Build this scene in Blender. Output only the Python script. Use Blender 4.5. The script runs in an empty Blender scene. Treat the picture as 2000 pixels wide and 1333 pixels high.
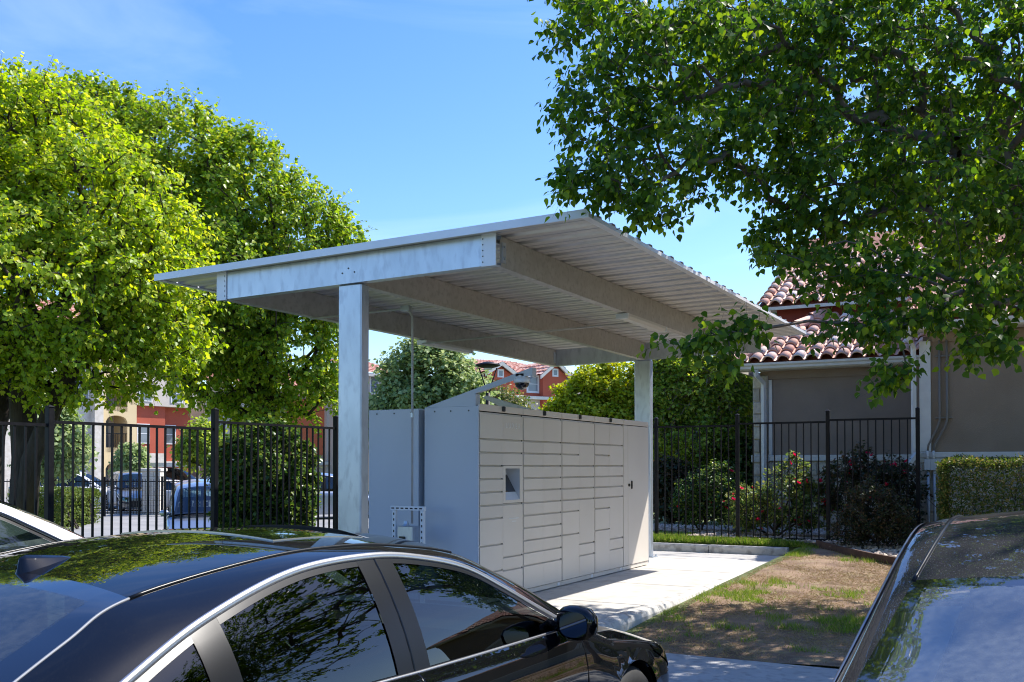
import bpy, math, random
import numpy as np
from mathutils import Vector, Matrix
rng = np.random.default_rng(7)
random.seed(7)
SC = bpy.context.scene
COL = SC.collection
R = math.radians
YAW = R(28.4)
CAMZ = 1.585
F = 1944.0
HZ = 911.0
RIGHT = np.array([math.cos(YAW), math.sin(YAW)])
FWD = np.array([-math.sin(YAW), math.cos(YAW)])

def at(px, py, D):
    """world point at distance D along the view for a pixel of the 2000 px photograph (used to read positions)"""
    l = (px - 1000) / F * D
    w = RIGHT * l + FWD * D
    return np.array([w[0], w[1], CAMZ + (HZ - py) / F * D])

# ------------------------------------------------------------------ camera
cd = bpy.data.cameras.new('camera')
cam = bpy.data.objects.new('camera', cd)
COL.objects.link(cam)
PITCH = R(1.0)
cam.location = (0, 0, CAMZ)
cam.rotation_euler = (R(90) + PITCH, 0, YAW)
cd.sensor_width = 36.0
cd.lens = 36.0 * F / 2000.0
cd.shift_y = (HZ - 666.5 - F * math.tan(PITCH)) / 2000.0
cd.clip_start = 0.05
cd.clip_end = 3000
cd.dof.use_dof = True
cd.dof.focus_distance = 9.0
cd.dof.aperture_fstop = 14.0
SC.camera = cam

# ------------------------------------------------------------------ light
SUNV = Vector((1.54, 2.26, 3.47)).normalized()       # direction towards the sun
ELEV = math.asin(SUNV.z)
AZ = math.atan2(SUNV.x, SUNV.y)                       # from +Y clockwise
w = bpy.data.worlds.new('World')
SC.world = w
w.use_nodes = True
nt = w.node_tree
bg = nt.nodes['Background']
sky = nt.nodes.new('ShaderNodeTexSky')
sky.sky_type = 'NISHITA'
sky.sun_disc = False
sky.sun_elevation = ELEV
sky.sun_rotation = AZ
sky.air_density = 1.15
sky.dust_density = .8
sky.ozone_density = 4.5
sky.altitude = 300
# thin high cloud
tc = nt.nodes.new('ShaderNodeTexCoord')
mp = nt.nodes.new('ShaderNodeMapping'); mp.inputs['Scale'].default_value = (1.2, 1.2, 5.0)
nz = nt.nodes.new('ShaderNodeTexNoise'); nz.inputs['Scale'].default_value = 2.2; nz.inputs['Detail'].default_value = 7; nz.inputs['Roughness'].default_value = .55
nz.inputs['Distortion'].default_value = .6
cr = nt.nodes.new('ShaderNodeValToRGB'); cr.color_ramp.elements[0].position = .5; cr.color_ramp.elements[1].position = .85
cr.color_ramp.elements[1].color = (.16, .16, .16, 1)
hs = nt.nodes.new('ShaderNodeHueSaturation'); hs.inputs['Hue'].default_value = .512; hs.inputs['Saturation'].default_value = 1.25; hs.inputs['Value'].default_value = 1.0
mx = nt.nodes.new('ShaderNodeMix'); mx.data_type = 'RGBA'
mx.inputs[7].default_value = (6.5, 7.2, 8.2, 1)
nt.links.new(tc.outputs['Generated'], mp.inputs[0]); nt.links.new(mp.outputs[0], nz.inputs['Vector'])
nt.links.new(nz.outputs[0], cr.inputs[0]); nt.links.new(cr.outputs[0], mx.inputs[0])
nt.links.new(sky.outputs[0], hs.inputs['Color']); nt.links.new(hs.outputs[0], mx.inputs[6])
nt.links.new(mx.outputs[2], bg.inputs['Color'])
bg.inputs['Strength'].default_value = 0.15
ld = bpy.data.lights.new('sun', 'SUN'); ld.energy = 4.7; ld.angle = R(.53); ld.color = (1.0, .95, .87)
sun = bpy.data.objects.new('sun', ld); COL.objects.link(sun)
sun.rotation_euler = (-SUNV).to_track_quat('-Z', 'Y').to_euler()
sun.location = (10, 15, 30)
SC.view_settings.view_transform = 'Standard'
SC.view_settings.look = 'None'
SC.view_settings.gamma = 1
SC.view_settings.exposure = 0.84
SC.view_settings.use_curve_mapping = False
SC.cycles.max_bounces = 10
SC.cycles.transparent_max_bounces = 16
SC.cycles.transmission_bounces = 6
SC.cycles.use_denoising = True
SC.cycles.filter_width = 1.05

# ------------------------------------------------------------------ materials
def new_mat(name):
    m = bpy.data.materials.new(name); m.use_nodes = True
    return m, m.node_tree, m.node_tree.nodes['Principled BSDF']

def rgba(c): return (c[0], c[1], c[2], 1)

def pm(name, col, rough=.6, metal=0., col2=None, scale=6., bump=0., bscale=60., spec=.5, coat=0., stretch=None,
       detail=5, lo=.35, hi=.65, island=0., obj_coord=True, random_obj=0., third=None, tscale=40.):
    m, t, b = new_mat(name)
    N, L = t.nodes, t.links
    b.inputs['Roughness'].default_value = rough
    b.inputs['Metallic'].default_value = metal
    b.inputs['Specular IOR Level'].default_value = spec
    b.inputs['Coat Weight'].default_value = coat
    b.inputs['Coat Roughness'].default_value = .02
    b.inputs['Base Color'].default_value = rgba(col)
    src = None
    co = N.new('ShaderNodeTexCoord'); vec = co.outputs['Object']
    if stretch:
        mpn = N.new('ShaderNodeMapping'); mpn.inputs['Scale'].default_value = stretch
        L.new(vec, mpn.inputs[0]); vec = mpn.outputs[0]
    if col2 is not None:
        n = N.new('ShaderNodeTexNoise'); n.inputs['Scale'].default_value = scale; n.inputs['Detail'].default_value = detail
        L.new(vec, n.inputs['Vector'])
        r = N.new('ShaderNodeValToRGB'); r.color_ramp.elements[0].position = lo; r.color_ramp.elements[1].position = hi
        r.color_ramp.elements[0].color = rgba(col); r.color_ramp.elements[1].color = rgba(col2)
        L.new(n.outputs[0], r.inputs[0]); src = r.outputs[0]
        if third is not None:
            n3 = N.new('ShaderNodeTexNoise'); n3.inputs['Scale'].default_value = tscale; n3.inputs['Detail'].default_value = 4
            L.new(vec, n3.inputs['Vector'])
            r3 = N.new('ShaderNodeValToRGB'); r3.color_ramp.elements[0].position = .5; r3.color_ramp.elements[1].position = .68
            L.new(n3.outputs[0], r3.inputs[0])
            x3 = N.new('ShaderNodeMix'); x3.data_type = 'RGBA'; x3.inputs[7].default_value = rgba(third)
            L.new(r3.outputs[0], x3.inputs[0]); L.new(src, x3.inputs[6]); src = x3.outputs[2]
    if island or random_obj:
        if src is None:
            c = N.new('ShaderNodeRGB'); c.outputs[0].default_value = rgba(col); src = c.outputs[0]
        if island:
            g = N.new('ShaderNodeNewGeometry'); rnd = g.outputs['Random Per Island']; amt = island
        else:
            g = N.new('ShaderNodeObjectInfo'); rnd = g.outputs['Random']; amt = random_obj
        mr = N.new('ShaderNodeMapRange'); mr.inputs[3].default_value = 1 - amt; mr.inputs[4].default_value = 1 + amt
        L.new(rnd, mr.inputs[0])
        h = N.new('ShaderNodeHueSaturation'); L.new(mr.outputs[0], h.inputs['Value']); L.new(src, h.inputs['Color'])
        mr2 = N.new('ShaderNodeMapRange'); mr2.inputs[3].default_value = .5 - amt * .04; mr2.inputs[4].default_value = .5 + amt * .04
        ml = N.new('ShaderNodeMath'); ml.operation = 'MULTIPLY'; ml.inputs[1].default_value = 7.3
        fr = N.new('ShaderNodeMath'); fr.operation = 'FRACT'
        L.new(rnd, ml.inputs[0]); L.new(ml.outputs[0], fr.inputs[0]); L.new(fr.outputs[0], mr2.inputs[0]); L.new(mr2.outputs[0], h.inputs['Hue'])
        src = h.outputs[0]
    if src is not None: L.new(src, b.inputs['Base Color'])
    if bump:
        n2 = N.new('ShaderNodeTexNoise'); n2.inputs['Scale'].default_value = bscale; n2.inputs['Detail'].default_value = 6
        L.new(vec, n2.inputs['Vector'])
        bm_ = N.new('ShaderNodeBump'); bm_.inputs['Strength'].default_value = bump; bm_.inputs['Distance'].default_value = .02
        L.new(n2.outputs[0], bm_.inputs['Height']); L.new(bm_.outputs[0], b.inputs['Normal'])
    return m

def leaf_mat(name, c1, c2, c3, trans=.45, rough=.42, tcol=1.6, p3=.85):
    """leaf: colour varies from leaf to leaf, some light passes through"""
    m, t, b = new_mat(name)
    N, L = t.nodes, t.links
    g = N.new('ShaderNodeNewGeometry')
    oi = N.new('ShaderNodeObjectInfo')
    ad = N.new('ShaderNodeMath'); ad.operation = 'ADD'; L.new(g.outputs['Random Per Island'], ad.inputs[0]); L.new(oi.outputs['Random'], ad.inputs[1])
    fr = N.new('ShaderNodeMath'); fr.operation = 'FRACT'; L.new(ad.outputs[0], fr.inputs[0])
    r = N.new('ShaderNodeValToRGB')
    r.color_ramp.elements[0].color = rgba(c1); r.color_ramp.elements[1].color = rgba(c3)
    e = r.color_ramp.elements.new(.55); e.color = rgba(c2)
    r.color_ramp.elements[-1].position = p3 + .1
    L.new(fr.outputs[0], r.inputs[0])
    L.new(r.outputs[0], b.inputs['Base Color'])
    b.inputs['Roughness'].default_value = rough
    b.inputs['Specular IOR Level'].default_value = .28
    h = N.new('ShaderNodeHueSaturation'); h.inputs['Value'].default_value = tcol; h.inputs['Hue'].default_value = .485; h.inputs['Saturation'].default_value = 1.1
    L.new(r.outputs[0], h.inputs['Color'])
    tr = N.new('ShaderNodeBsdfTranslucent'); L.new(h.outputs[0], tr.inputs['Color'])
    ms = N.new('ShaderNodeMixShader'); ms.inputs[0].default_value = trans
    L.new(b.outputs[0], ms.inputs[1]); L.new(tr.outputs[0], ms.inputs[2])
    L.new(ms.outputs[0], t.nodes['Material Output'].inputs['Surface'])
    return m

def glass_mat(name, tint, refl=.08, rough=.0, dust_sheen=0.):
    """tinted pane: mirror reflection growing at grazing angles over a tinted see-through"""
    m, t, b = new_mat(name)
    N, L = t.nodes, t.links
    tr = N.new('ShaderNodeBsdfTransparent'); tr.inputs[0].default_value = rgba(tint)
    gl = N.new('ShaderNodeBsdfGlossy'); gl.inputs['Roughness'].default_value = rough
    fr = N.new('ShaderNodeFresnel'); fr.inputs[0].default_value = 1.5
    mr = N.new('ShaderNodeMapRange'); mr.inputs[3].default_value = refl; mr.inputs[4].default_value = 1.0
    L.new(fr.outputs[0], mr.inputs[0])
    ms = N.new('ShaderNodeMixShader')
    L.new(mr.outputs[0], ms.inputs[0]); L.new(tr.outputs[0], ms.inputs[1]); L.new(gl.outputs[0], ms.inputs[2])
    out = ms.outputs[0]
    if dust_sheen:  # mottled diffuse veil: paleness of sky reflection and lit cabin put into the pane
        df = N.new('ShaderNodeBsdfDiffuse'); df.inputs[0].default_value = (.55, .60, .58, 1)
        co = N.new('ShaderNodeTexCoord'); n_ = N.new('ShaderNodeTexNoise'); n_.inputs['Scale'].default_value = 40; n_.inputs['Detail'].default_value = 8
        L.new(co.outputs['Object'], n_.inputs['Vector'])
        mu = N.new('ShaderNodeMath'); mu.operation = 'MULTIPLY'; mu.inputs[1].default_value = dust_sheen * 2; L.new(n_.outputs[0], mu.inputs[0])
        m2 = N.new('ShaderNodeMixShader'); L.new(mu.outputs[0], m2.inputs[0]); L.new(out, m2.inputs[1]); L.new(df.outputs[0], m2.inputs[2]); out = m2.outputs[0]
    L.new(out, t.nodes['Material Output'].inputs['Surface'])
    return m

def paint(name, col, dust_sheen=.04, rough=.25, flake=.0):
    m, t, b = new_mat(name)
    N, L = t.nodes, t.links
    b.inputs['Metallic'].default_value = flake
    b.inputs['Roughness'].default_value = rough
    b.inputs['Specular IOR Level'].default_value = .5 if flake else 0.
    b.inputs['Coat Weight'].default_value = 1.0
    b.inputs['Coat Roughness'].default_value = .012
    co = N.new('ShaderNodeTexCoord')
    n = N.new('ShaderNodeTexNoise'); n.inputs['Scale'].default_value = 3; n.inputs['Detail'].default_value = 8
    v = N.new('ShaderNodeTexNoise'); v.inputs['Scale'].default_value = 260; v.inputs['Detail'].default_value = 2
    L.new(co.outputs['Object'], v.inputs['Vector']); L.new(co.outputs['Object'], n.inputs['Vector'])
    r = N.new('ShaderNodeValToRGB'); r.color_ramp.elements[0].position = .62; r.color_ramp.elements[1].position = .8
    L.new(v.outputs[0], r.inputs[0])
    mu = N.new('ShaderNodeMath'); mu.operation = 'MULTIPLY'; mu.inputs[1].default_value = dust_sheen * 4
    L.new(r.outputs[0], mu.inputs[0])
    a2 = N.new('ShaderNodeMath'); a2.operation = 'MULTIPLY_ADD'; a2.inputs[1].default_value = dust_sheen
    L.new(n.outputs[0], a2.inputs[0]); L.new(mu.outputs[0], a2.inputs[2])
    x = N.new('ShaderNodeMix'); x.data_type = 'RGBA'; x.inputs[6].default_value = rgba(col); x.inputs[7].default_value = (.36, .345, .33, 1)
    L.new(a2.outputs[0], x.inputs[0]); L.new(x.outputs[2], b.inputs['Base Color'])
    return m

M = {}
M['galv'] = pm('galvanised_steel', (.49, .54, .60), .36, .7, (.57, .62, .68), 6, .03, 40, stretch=(1, 1, .35), third=(.44, .48, .54), tscale=18)
M['galv_warm'] = pm('galvanised_purlin', (.46, .435, .40), .48, .35, (.52, .495, .46), 7, .03, 40, third=(.40, .375, .34), tscale=18)
M['deck'] = pm('roof_sheet', (.62, .595, .56), .36, .45, (.70, .675, .64), 3, .02, 30)
M['white_trim'] = pm('white_trim', (.72, .74, .78), .35, .1, (.78, .80, .83), 4)
M['locker_side'] = pm('locker_side_steel', (.50, .53, .58), .32, .0, (.53, .56, .61), 1.2, .015, 25, spec=.5)
M['locker'] = pm('locker_front_paint', (.63, .57, .50), .45, 0, (.66, .60, .53), 1.3, .01, 60, random_obj=.03)
M['gap'] = pm('dark_gap', (.035, .033, .03), .8, spec=.1)
M['black'] = pm('black_plastic', (.012, .012, .013), .35)
M['rubber'] = pm('rubber', (.02, .02, .02), .8)
M['fence'] = pm('black_fence_paint', (.006, .006, .008), .5, .0, (.011, .011, .013), 12, spec=.2)
M['conc'] = pm('concrete', (.46, .435, .395), .8, 0, (.55, .525, .48), .9, .12, 120, third=(.42, .395, .36), tscale=5)
M['conc2'] = pm('walkway_concrete', (.36, .36, .36), .85, 0, (.44, .43, .42), 2.2, .15, 120, third=(.28, .28, .28), tscale=12)
M['kerb'] = pm('kerb_concrete', (.46, .44, .41), .85, 0, (.55, .53, .49), 5, .06, 60, third=(.3, .28, .26), tscale=9)
M['asphalt'] = pm('asphalt', (.055, .055, .055), .9, 0, (.075, .073, .07), 3, .3, 160)
M['lot'] = pm('pale_asphalt', (.20, .20, .20), .9, 0, (.27, .265, .26), 1, .1, 60)  # paler grey asphalt than the near lot
M['soil'] = pm('dry_soil', (.14, .085, .055), .95, 0, (.29, .195, .125), 2.2, .5, 30, third=(.25, .19, .105), tscale=5)
M['mulch'] = pm('bed_soil', (.20, .17, .14), .95, 0, (.30, .26, .22), 12, .6, 50)
M['verge'] = pm('verge_grass', (.09, .13, .03), .9, 0, (.16, .19, .06), 3, .4, 60)
M['stucco'] = pm('brown_stucco', (.27, .195, .13), .9, 0, (.30, .22, .15), 2.5, .5, 90)
M['stucco_dk'] = pm('grey_stucco', (.25, .187, .142), .9, 0, (.28, .21, .162), 2.5, .5, 90)
M['trim'] = pm('cream_trim', (.62, .58, .52), .6, 0, (.68, .64, .57), 6)
M['mortar'] = pm('mortar', (.42, .38, .32), .95, 0, (.5, .46, .4), 20, .4, 80)
M['stone'] = pm('limestone', (.45, .37, .27), .9, 0, (.56, .48, .37), 5, .5, 30, random_obj=.22)
for i, c in enumerate([(.66, .34, .23), (.76, .50, .39), (.58, .28, .19), (.80, .60, .49), (.70, .42, .31)]):
    M['tile%d' % i] = pm('clay_tile', c, .75, 0, tuple(min(1, x * 1.25) for x in c), 12, .2, 60, random_obj=.12)
M['tiledeck'] = pm('clay_underlay', (.20, .07, .05), .9, 0, (.28, .12, .08), 10)
M['bark'] = pm('bark', (.030, .022, .017), .9, 0, (.065, .048, .038), 9, .8, 40, stretch=(1, 1, .3))
M['bark_r'] = pm('bark_reddish', (.10, .075, .06), .85, 0, (.17, .13, .105), 9, .5, 40, stretch=(1, 1, .3))
M['bark_pale'] = pm('bark_pale', (.20, .16, .125), .85, 0, (.30, .25, .2), 9, .5, 40, stretch=(1, 1, .3))
M['leaf_r'] = leaf_mat('pear_leaf_dark', (.036, .085, .012), (.065, .145, .018), (.20, .30, .03), .45, .48, 2.2)
M['leaf_l'] = leaf_mat('pear_leaf_bright', (.16, .27, .025), (.29, .41, .04), (.46, .50, .06), .5, .42, 1.8, .8)
M['leaf_l2'] = leaf_mat('pear_leaf_mid', (.11, .21, .025), (.21, .33, .035), (.38, .43, .055), .45, .36, 1.8, .82)
M['leaf_yel'] = leaf_mat('yellow_green_leaf', (.22, .32, .02), (.42, .48, .03), (.58, .56, .06), .4, .5, 1.5)
M['leaf_oak'] = leaf_mat('oak_leaf', (.17, .25, .09), (.28, .37, .14), (.40, .45, .21), .35, .5, 1.6)
M['leaf_myr'] = leaf_mat('myrtle_leaf', (.12, .21, .03), (.25, .36, .045), (.44, .47, .08), .42, .45, 1.8)
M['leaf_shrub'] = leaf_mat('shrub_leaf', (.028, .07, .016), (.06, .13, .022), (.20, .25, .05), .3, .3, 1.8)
M['leaf_hedge'] = leaf_mat('hedge_leaf', (.05, .11, .02), (.12, .17, .03), (.28, .22, .07), .35, .4, 1.6)
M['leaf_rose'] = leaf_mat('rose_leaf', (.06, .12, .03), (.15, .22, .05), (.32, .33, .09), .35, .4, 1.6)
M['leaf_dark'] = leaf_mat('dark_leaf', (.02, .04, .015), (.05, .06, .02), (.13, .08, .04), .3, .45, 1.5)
M['leaf_bg'] = leaf_mat('clipped_leaf', (.07, .11, .02), (.13, .19, .03), (.2, .24, .05), .3, .5, 1.4)
M['grass'] = leaf_mat('grass_blade', (.09, .19, .02), (.16, .28, .03), (.34, .34, .10), .35, .5, 1.6)
M['straw'] = leaf_mat('dry_grass_blade', (.32, .235, .12), (.42, .32, .17), (.24, .20, .08), .25, .7, 1.2)
M['petal'] = leaf_mat('rose_petal', (.55, .01, .02), (.70, .015, .04), (.75, .05, .10), .35, .5, 1.4)
M['rock'] = pm('river_rock', (.40, .31, .24), .85, 0, (.56, .47, .38), 15, .3, 60, island=.4)
M['edging'] = pm('rusty_edging', (.085, .045, .032), .8, .2, (.13, .075, .05), 8, .2, 40)
M['pvc'] = pm('grey_conduit', (.42, .42, .42), .5, .1, (.5, .5, .49), 6)
M['pipe'] = pm('painted_conduit', (.20, .17, .14), .5)
M['lamp_white'] = pm('fixture_white', (.62, .60, .56), .4)
M['hole'] = pm('slot_dark', (.03, .03, .035), .8)
# cars
M['paint_black'] = paint('black_blue_paint', (.0016, .002, .003), .010, .4, .0)
M['paint_dark2'] = paint('dark_graphite_paint', (.012, .013, .016), .15, .4, .0)
M['paint_white'] = paint('white_paint', (.72, .73, .75), .03)
M['paint_grey'] = paint('grey_paint', (.16, .165, .17), .03, .3, .5)
M['paint_dgrey'] = paint('charcoal_paint', (.035, .036, .04), .03, .3, .4)
M['paint_silver'] = paint('silver_blue_paint', (.26, .30, .38), .03, .3, .6)
M['satin'] = pm('satin_trim', (.42, .42, .43), .28, .85)
M['seal'] = pm('grey_seal', (.22, .23, .25), .5, .0)
M['chrome'] = pm('chrome', (.7, .7, .7), .08, 1.0)
M['mirror'] = pm('mirror_glass', (.16, .19, .25), .03, 1.0)
M['gloss_black'] = pm('gloss_black', (.006, .006, .008), .06, 0, coat=1)
M['pillar_black'] = pm('pillar_film', (.009, .0095, .011), .3, spec=.25)
M['glass_dark'] = glass_mat('privacy_glass', (.09, .12, .115), .03)
M['glass_clear'] = glass_mat('windscreen_glass', (.42, .52, .50), .07)
M['glass_side'] = glass_mat('side_glass', (.16, .23, .21), .05)
M['glass_rear'] = glass_mat('rear_glass', (.34, .46, .50), .14, dust_sheen=.03)
M['glass_screen'] = glass_mat('sky_windscreen', (.45, .55, .55), .24, dust_sheen=.10)
M['seat'] = pm('seat_fabric', (.03, .03, .032), .8, 0, (.04, .04, .042), 30, .3, 200)
M['seat_lt'] = pm('pillar_lining', (.42, .45, .42), .8)
M['win'] = pm('window_glass', (.10, .13, .16), .08, 0, (.2, .24, .28), .6)
M['winw'] = pm('window_frame_white', (.70, .70, .70), .6)
M['red'] = pm('red_stucco', (.42, .085, .045), .9, 0, (.46, .10, .055), .6, .1, 30)
M['redsh'] = pm('dark_red_siding', (.26, .045, .03), .9)
M['orange'] = pm('orange_red_stucco', (.55, .13, .05), .9, 0, (.6, .16, .07), .6, .1, 30)
M['tan'] = pm('tan_stucco', (.58, .47, .34), .9, 0, (.63, .52, .39), .5, .1, 30)
M['ltan'] = pm('pale_stucco', (.54, .47, .40), .9, 0, (.60, .53, .46), .5, .1, 30)
M['yel'] = pm('yellow_stucco', (.66, .50, .27), .9, 0, (.7, .55, .32), .5)
M['stonebg'] = pm('far_limestone', (.56, .50, .42), .9, 0, (.68, .62, .55), 3, .3, 6)
M['bgroof'] = pm('far_clay_tile', (.55, .27, .19), .8, 0, (.72, .48, .38), 2.5, lo=.42, hi=.58, third=(.42, .17, .12), tscale=4)
M['letter'] = pm('white_letter', (.75, .74, .72), .5)

# ------------------------------------------------------------------ object helpers
LOC = {}
def setp(o, label=None, cat=None, group=None, kind=None):
    if label: o['label'] = label
    if cat: o['category'] = cat
    if group: o['group'] = group
    if kind: o['kind'] = kind
    return o

def root(name, loc, label=None, cat=None, group=None, rz=0.):
    o = bpy.data.objects.new(name, None); COL.objects.link(o)
    o.location = loc; o.rotation_euler = (0, 0, rz); o.empty_display_size = .1
    LOC[o.name] = np.array(loc, float) if rz == 0 else None
    return setp(o, label, cat, group)

class MB:
    def __init__(s): s.v = []; s.f = []
    def add(s, vs, fs):
        b = len(s.v)
        s.v += [tuple(float(c) for c in p) for p in vs]; s.f += [tuple(i + b for i in f) for f in fs]
        return s
    def box(s, lo, hi):
        x0, y0, z0 = lo; x1, y1, z1 = hi
        return s.add([(x0, y0, z0), (x1, y0, z0), (x1, y1, z0), (x0, y1, z0), (x0, y0, z1), (x1, y0, z1), (x1, y1, z1), (x0, y1, z1)],
                     [(0, 3, 2, 1), (4, 5, 6, 7), (0, 1, 5, 4), (1, 2, 6, 5), (2, 3, 7, 6), (3, 0, 4, 7)])
    def cbox(s, lo, hi, c=.004):
        """box with chamfered vertical and front edges"""
        x0, y0, z0 = lo; x1, y1, z1 = hi
        vs = []; 
        for z, k in ((z0, c), (z0 + c, 0), (z1 - c, 0), (z1, c)):
            a, b2, d, e = x0 + k, x1 - k, y0 + k, y1 - k
            vs += [(a + c, d, z), (b2 - c, d, z), (b2, d + c, z), (b2, e - c, z), (b2 - c, e, z), (a + c, e, z), (a, e - c, z), (a, d + c, z)]
        fs = [tuple(range(7, -1, -1)), tuple(range(24, 32))]
        for r in range(3):
            for i in range(8):
                j = (i + 1) % 8
                fs.append((r * 8 + i, r * 8 + j, (r + 1) * 8 + j, (r + 1) * 8 + i))
        return s.add(vs, fs)
    def prism(s, poly, axis, a, b):
        """extrude a 2D polygon along an axis (0,1,2) from a to b; polygon gives the two other coordinates in order"""
        n = len(poly); vs = []
        for t in (a, b):
            for p in poly:
                c = list(p); c.insert(axis, t); vs.append(c)
        fs = [tuple(range(n))[::-1], tuple(range(n, 2 * n))]
        for i in range(n):
            j = (i + 1) % n; fs.append((i, j, n + j, n + i))
        return s.add(vs, fs)
    def tube(s, pts, r, n=8, cap=True):
        pts = [np.array(p, float) for p in pts]; rr = r if hasattr(r, '__len__') else [r] * len(pts)
        base = len(s.v); vs = []
        u = None
        for i, p in enumerate(pts):
            d = pts[min(i + 1, len(pts) - 1)] - pts[max(i - 1, 0)]; d = d / (np.linalg.norm(d) + 1e-9)
            if u is None:
                h = np.array([0, 0, 1.]) if abs(d[2]) < .9 else np.array([1., 0, 0])
                u = np.cross(d, h)
            u = u - d * np.dot(u, d); u /= np.linalg.norm(u) + 1e-9
            v = np.cross(d, u)
            for k in range(n):
                a = 2 * math.pi * k / n
                vs.append(p + rr[i] * (math.cos(a) * u + math.sin(a) * v))
        fs = []
        for i in range(len(pts) - 1):
            for k in range(n):
                j = (k + 1) % n
                fs.append((i * n + k, i * n + j, (i + 1) * n + j, (i + 1) * n + k))
        if cap: fs += [tuple(range(n))[::-1], tuple(range((len(pts) - 1) * n, len(pts) * n))]
        return s.add(vs, fs)
    def lathe(s, prof, c, n=20, axis='z'):
        vs = []; m = len(prof)
        for k in range(n):
            a = 2 * math.pi * k / n
            for r_, z in prof:
                if axis == 'z': vs.append((c[0] + r_ * math.cos(a), c[1] + r_ * math.sin(a), c[2] + z))
                elif axis == 'x': vs.append((c[0] + z, c[1] + r_ * math.cos(a), c[2] + r_ * math.sin(a)))
                else: vs.append((c[0] + r_ * math.cos(a), c[1] + z, c[2] + r_ * math.sin(a)))
        fs = []
        for k in range(n):
            j = (k + 1) % n
            for i in range(m - 1): fs.append((k * m + i, j * m + i, j * m + i + 1, k * m + i + 1))
        return s.add(vs, fs)
    def grid(s, P, mask=None):
        """P: array (a,b,3)"""
        a, b = P.shape[:2]; fs = []
        for i in range(a - 1):
            for j in range(b - 1):
                if mask is None or mask[i][j]: fs.append((i * b + j, i * b + j + 1, (i + 1) * b + j + 1, (i + 1) * b + j))
        return s.add(P.reshape(-1, 3), fs)
    def mesh(s, name, mat, off=(0, 0, 0), smooth=False, recalc=False):
        me = bpy.data.meshes.new(name)
        v = np.array(s.v, float) - np.array(off)
        me.from_pydata(v.tolist(), [], s.f)
        if recalc:
            import bmesh
            bm = bmesh.new(); bm.from_mesh(me); bmesh.ops.remove_doubles(bm, verts=bm.verts, dist=1e-5); bmesh.ops.recalc_face_normals(bm, faces=bm.faces); bm.to_mesh(me); bm.free()
        if smooth: me.shade_smooth()
        me.materials.append(mat)
        return me
    def build(s, name, mat, parent=None, local=False, smooth=False, recalc=False, **kw):
        off = (0, 0, 0)
        if parent is not None and not local:
            off = LOC[parent.name]
        me = s.mesh(name, mat, off, smooth, recalc)
        return link(name, me, parent, (0, 0, 0), off=off, **kw)

def link(name, me, parent=None, loc=(0, 0, 0), rot=None, scale=None, off=None, **kw):
    o = bpy.data.objects.new(name, me); COL.objects.link(o)
    o.location = loc
    if rot is not None: o.rotation_euler = rot
    if scale is not None: o.scale = scale
    if parent is not None:
        o.parent = parent
        LOC[o.name] = LOC.get(parent.name)
    else: LOC[o.name] = np.zeros(3)
    return setp(o, **kw)

def piece(name, me, parent, wloc, rot=None, scale=None, **kw):
    """shared-mesh part placed at a world position under an unrotated thing"""
    return link(name, me, parent, tuple(np.array(wloc) - LOC[parent.name]), rot, scale, **kw)

def arr_mesh(name, V, Fq, mat, smooth=False):
    """fast mesh from numpy arrays; Fq (n,k)"""
    me = bpy.data.meshes.new(name)
    n, k = Fq.shape
    me.vertices.add(len(V)); me.vertices.foreach_set('co', np.ascontiguousarray(V, np.float32).ravel())
    me.loops.add(n * k); me.loops.foreach_set('vertex_index', np.ascontiguousarray(Fq, np.int32).ravel())
    me.polygons.add(n); me.polygons.foreach_set('loop_start', np.arange(0, n * k, k, dtype=np.int32))
    me.polygons.foreach_set('loop_total', np.full(n, k, np.int32))
    if smooth: me.polygons.foreach_set('use_smooth', np.ones(n, bool))
    me.update(calc_edges=True)
    me.materials.append(mat)
    return me

def norm(a): return a / (np.linalg.norm(a, axis=-1, keepdims=True) + 1e-9)

# ------------------------------------------------------------------ vegetation
HEART = (np.array([(0, 0, 0), (-.36, .12, .07), (-.47, .42, .11), (0, 1.05, -.06), (.47, .42, .11), (.36, .12, .07)], float),
         np.array([(0, 3, 2, 1), (0, 5, 4, 3)]))
OVAL = (np.array([(0, 0, 0), (-.28, .45, .05), (0, 1, 0), (.28, .45, .05)], float), np.array([(0, 3, 2, 1)]))
BLADE = (np.array([(-.05, 0, 0), (.05, 0, 0), (.03, .6, .08), (-.03, .6, .08)], float), np.array([(0, 1, 2, 3)]))

def leaf_frames(pos, u, nrm):
    u = norm(u); n = norm(nrm - u * (nrm * u).sum(-1, keepdims=True)); x = np.cross(u, n)
    return x, u, n
def leaf_arrays(pos, u, nrm, size, tmpl):
    x, y, z = leaf_frames(pos, u, nrm)
    tv, tf = tmpl
    V = pos[:, None, :] + size[:, None, None] * (tv[None, :, 0:1] * x[:, None] + tv[None, :, 1:2] * y[:, None] + tv[None, :, 2:3] * z[:, None])
    k = len(tv)
    Fq = (tf[None] + (np.arange(len(pos)) * k)[:, None, None]).reshape(-1, tf.shape[1])
    return V.reshape(-1, 3), Fq

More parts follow.
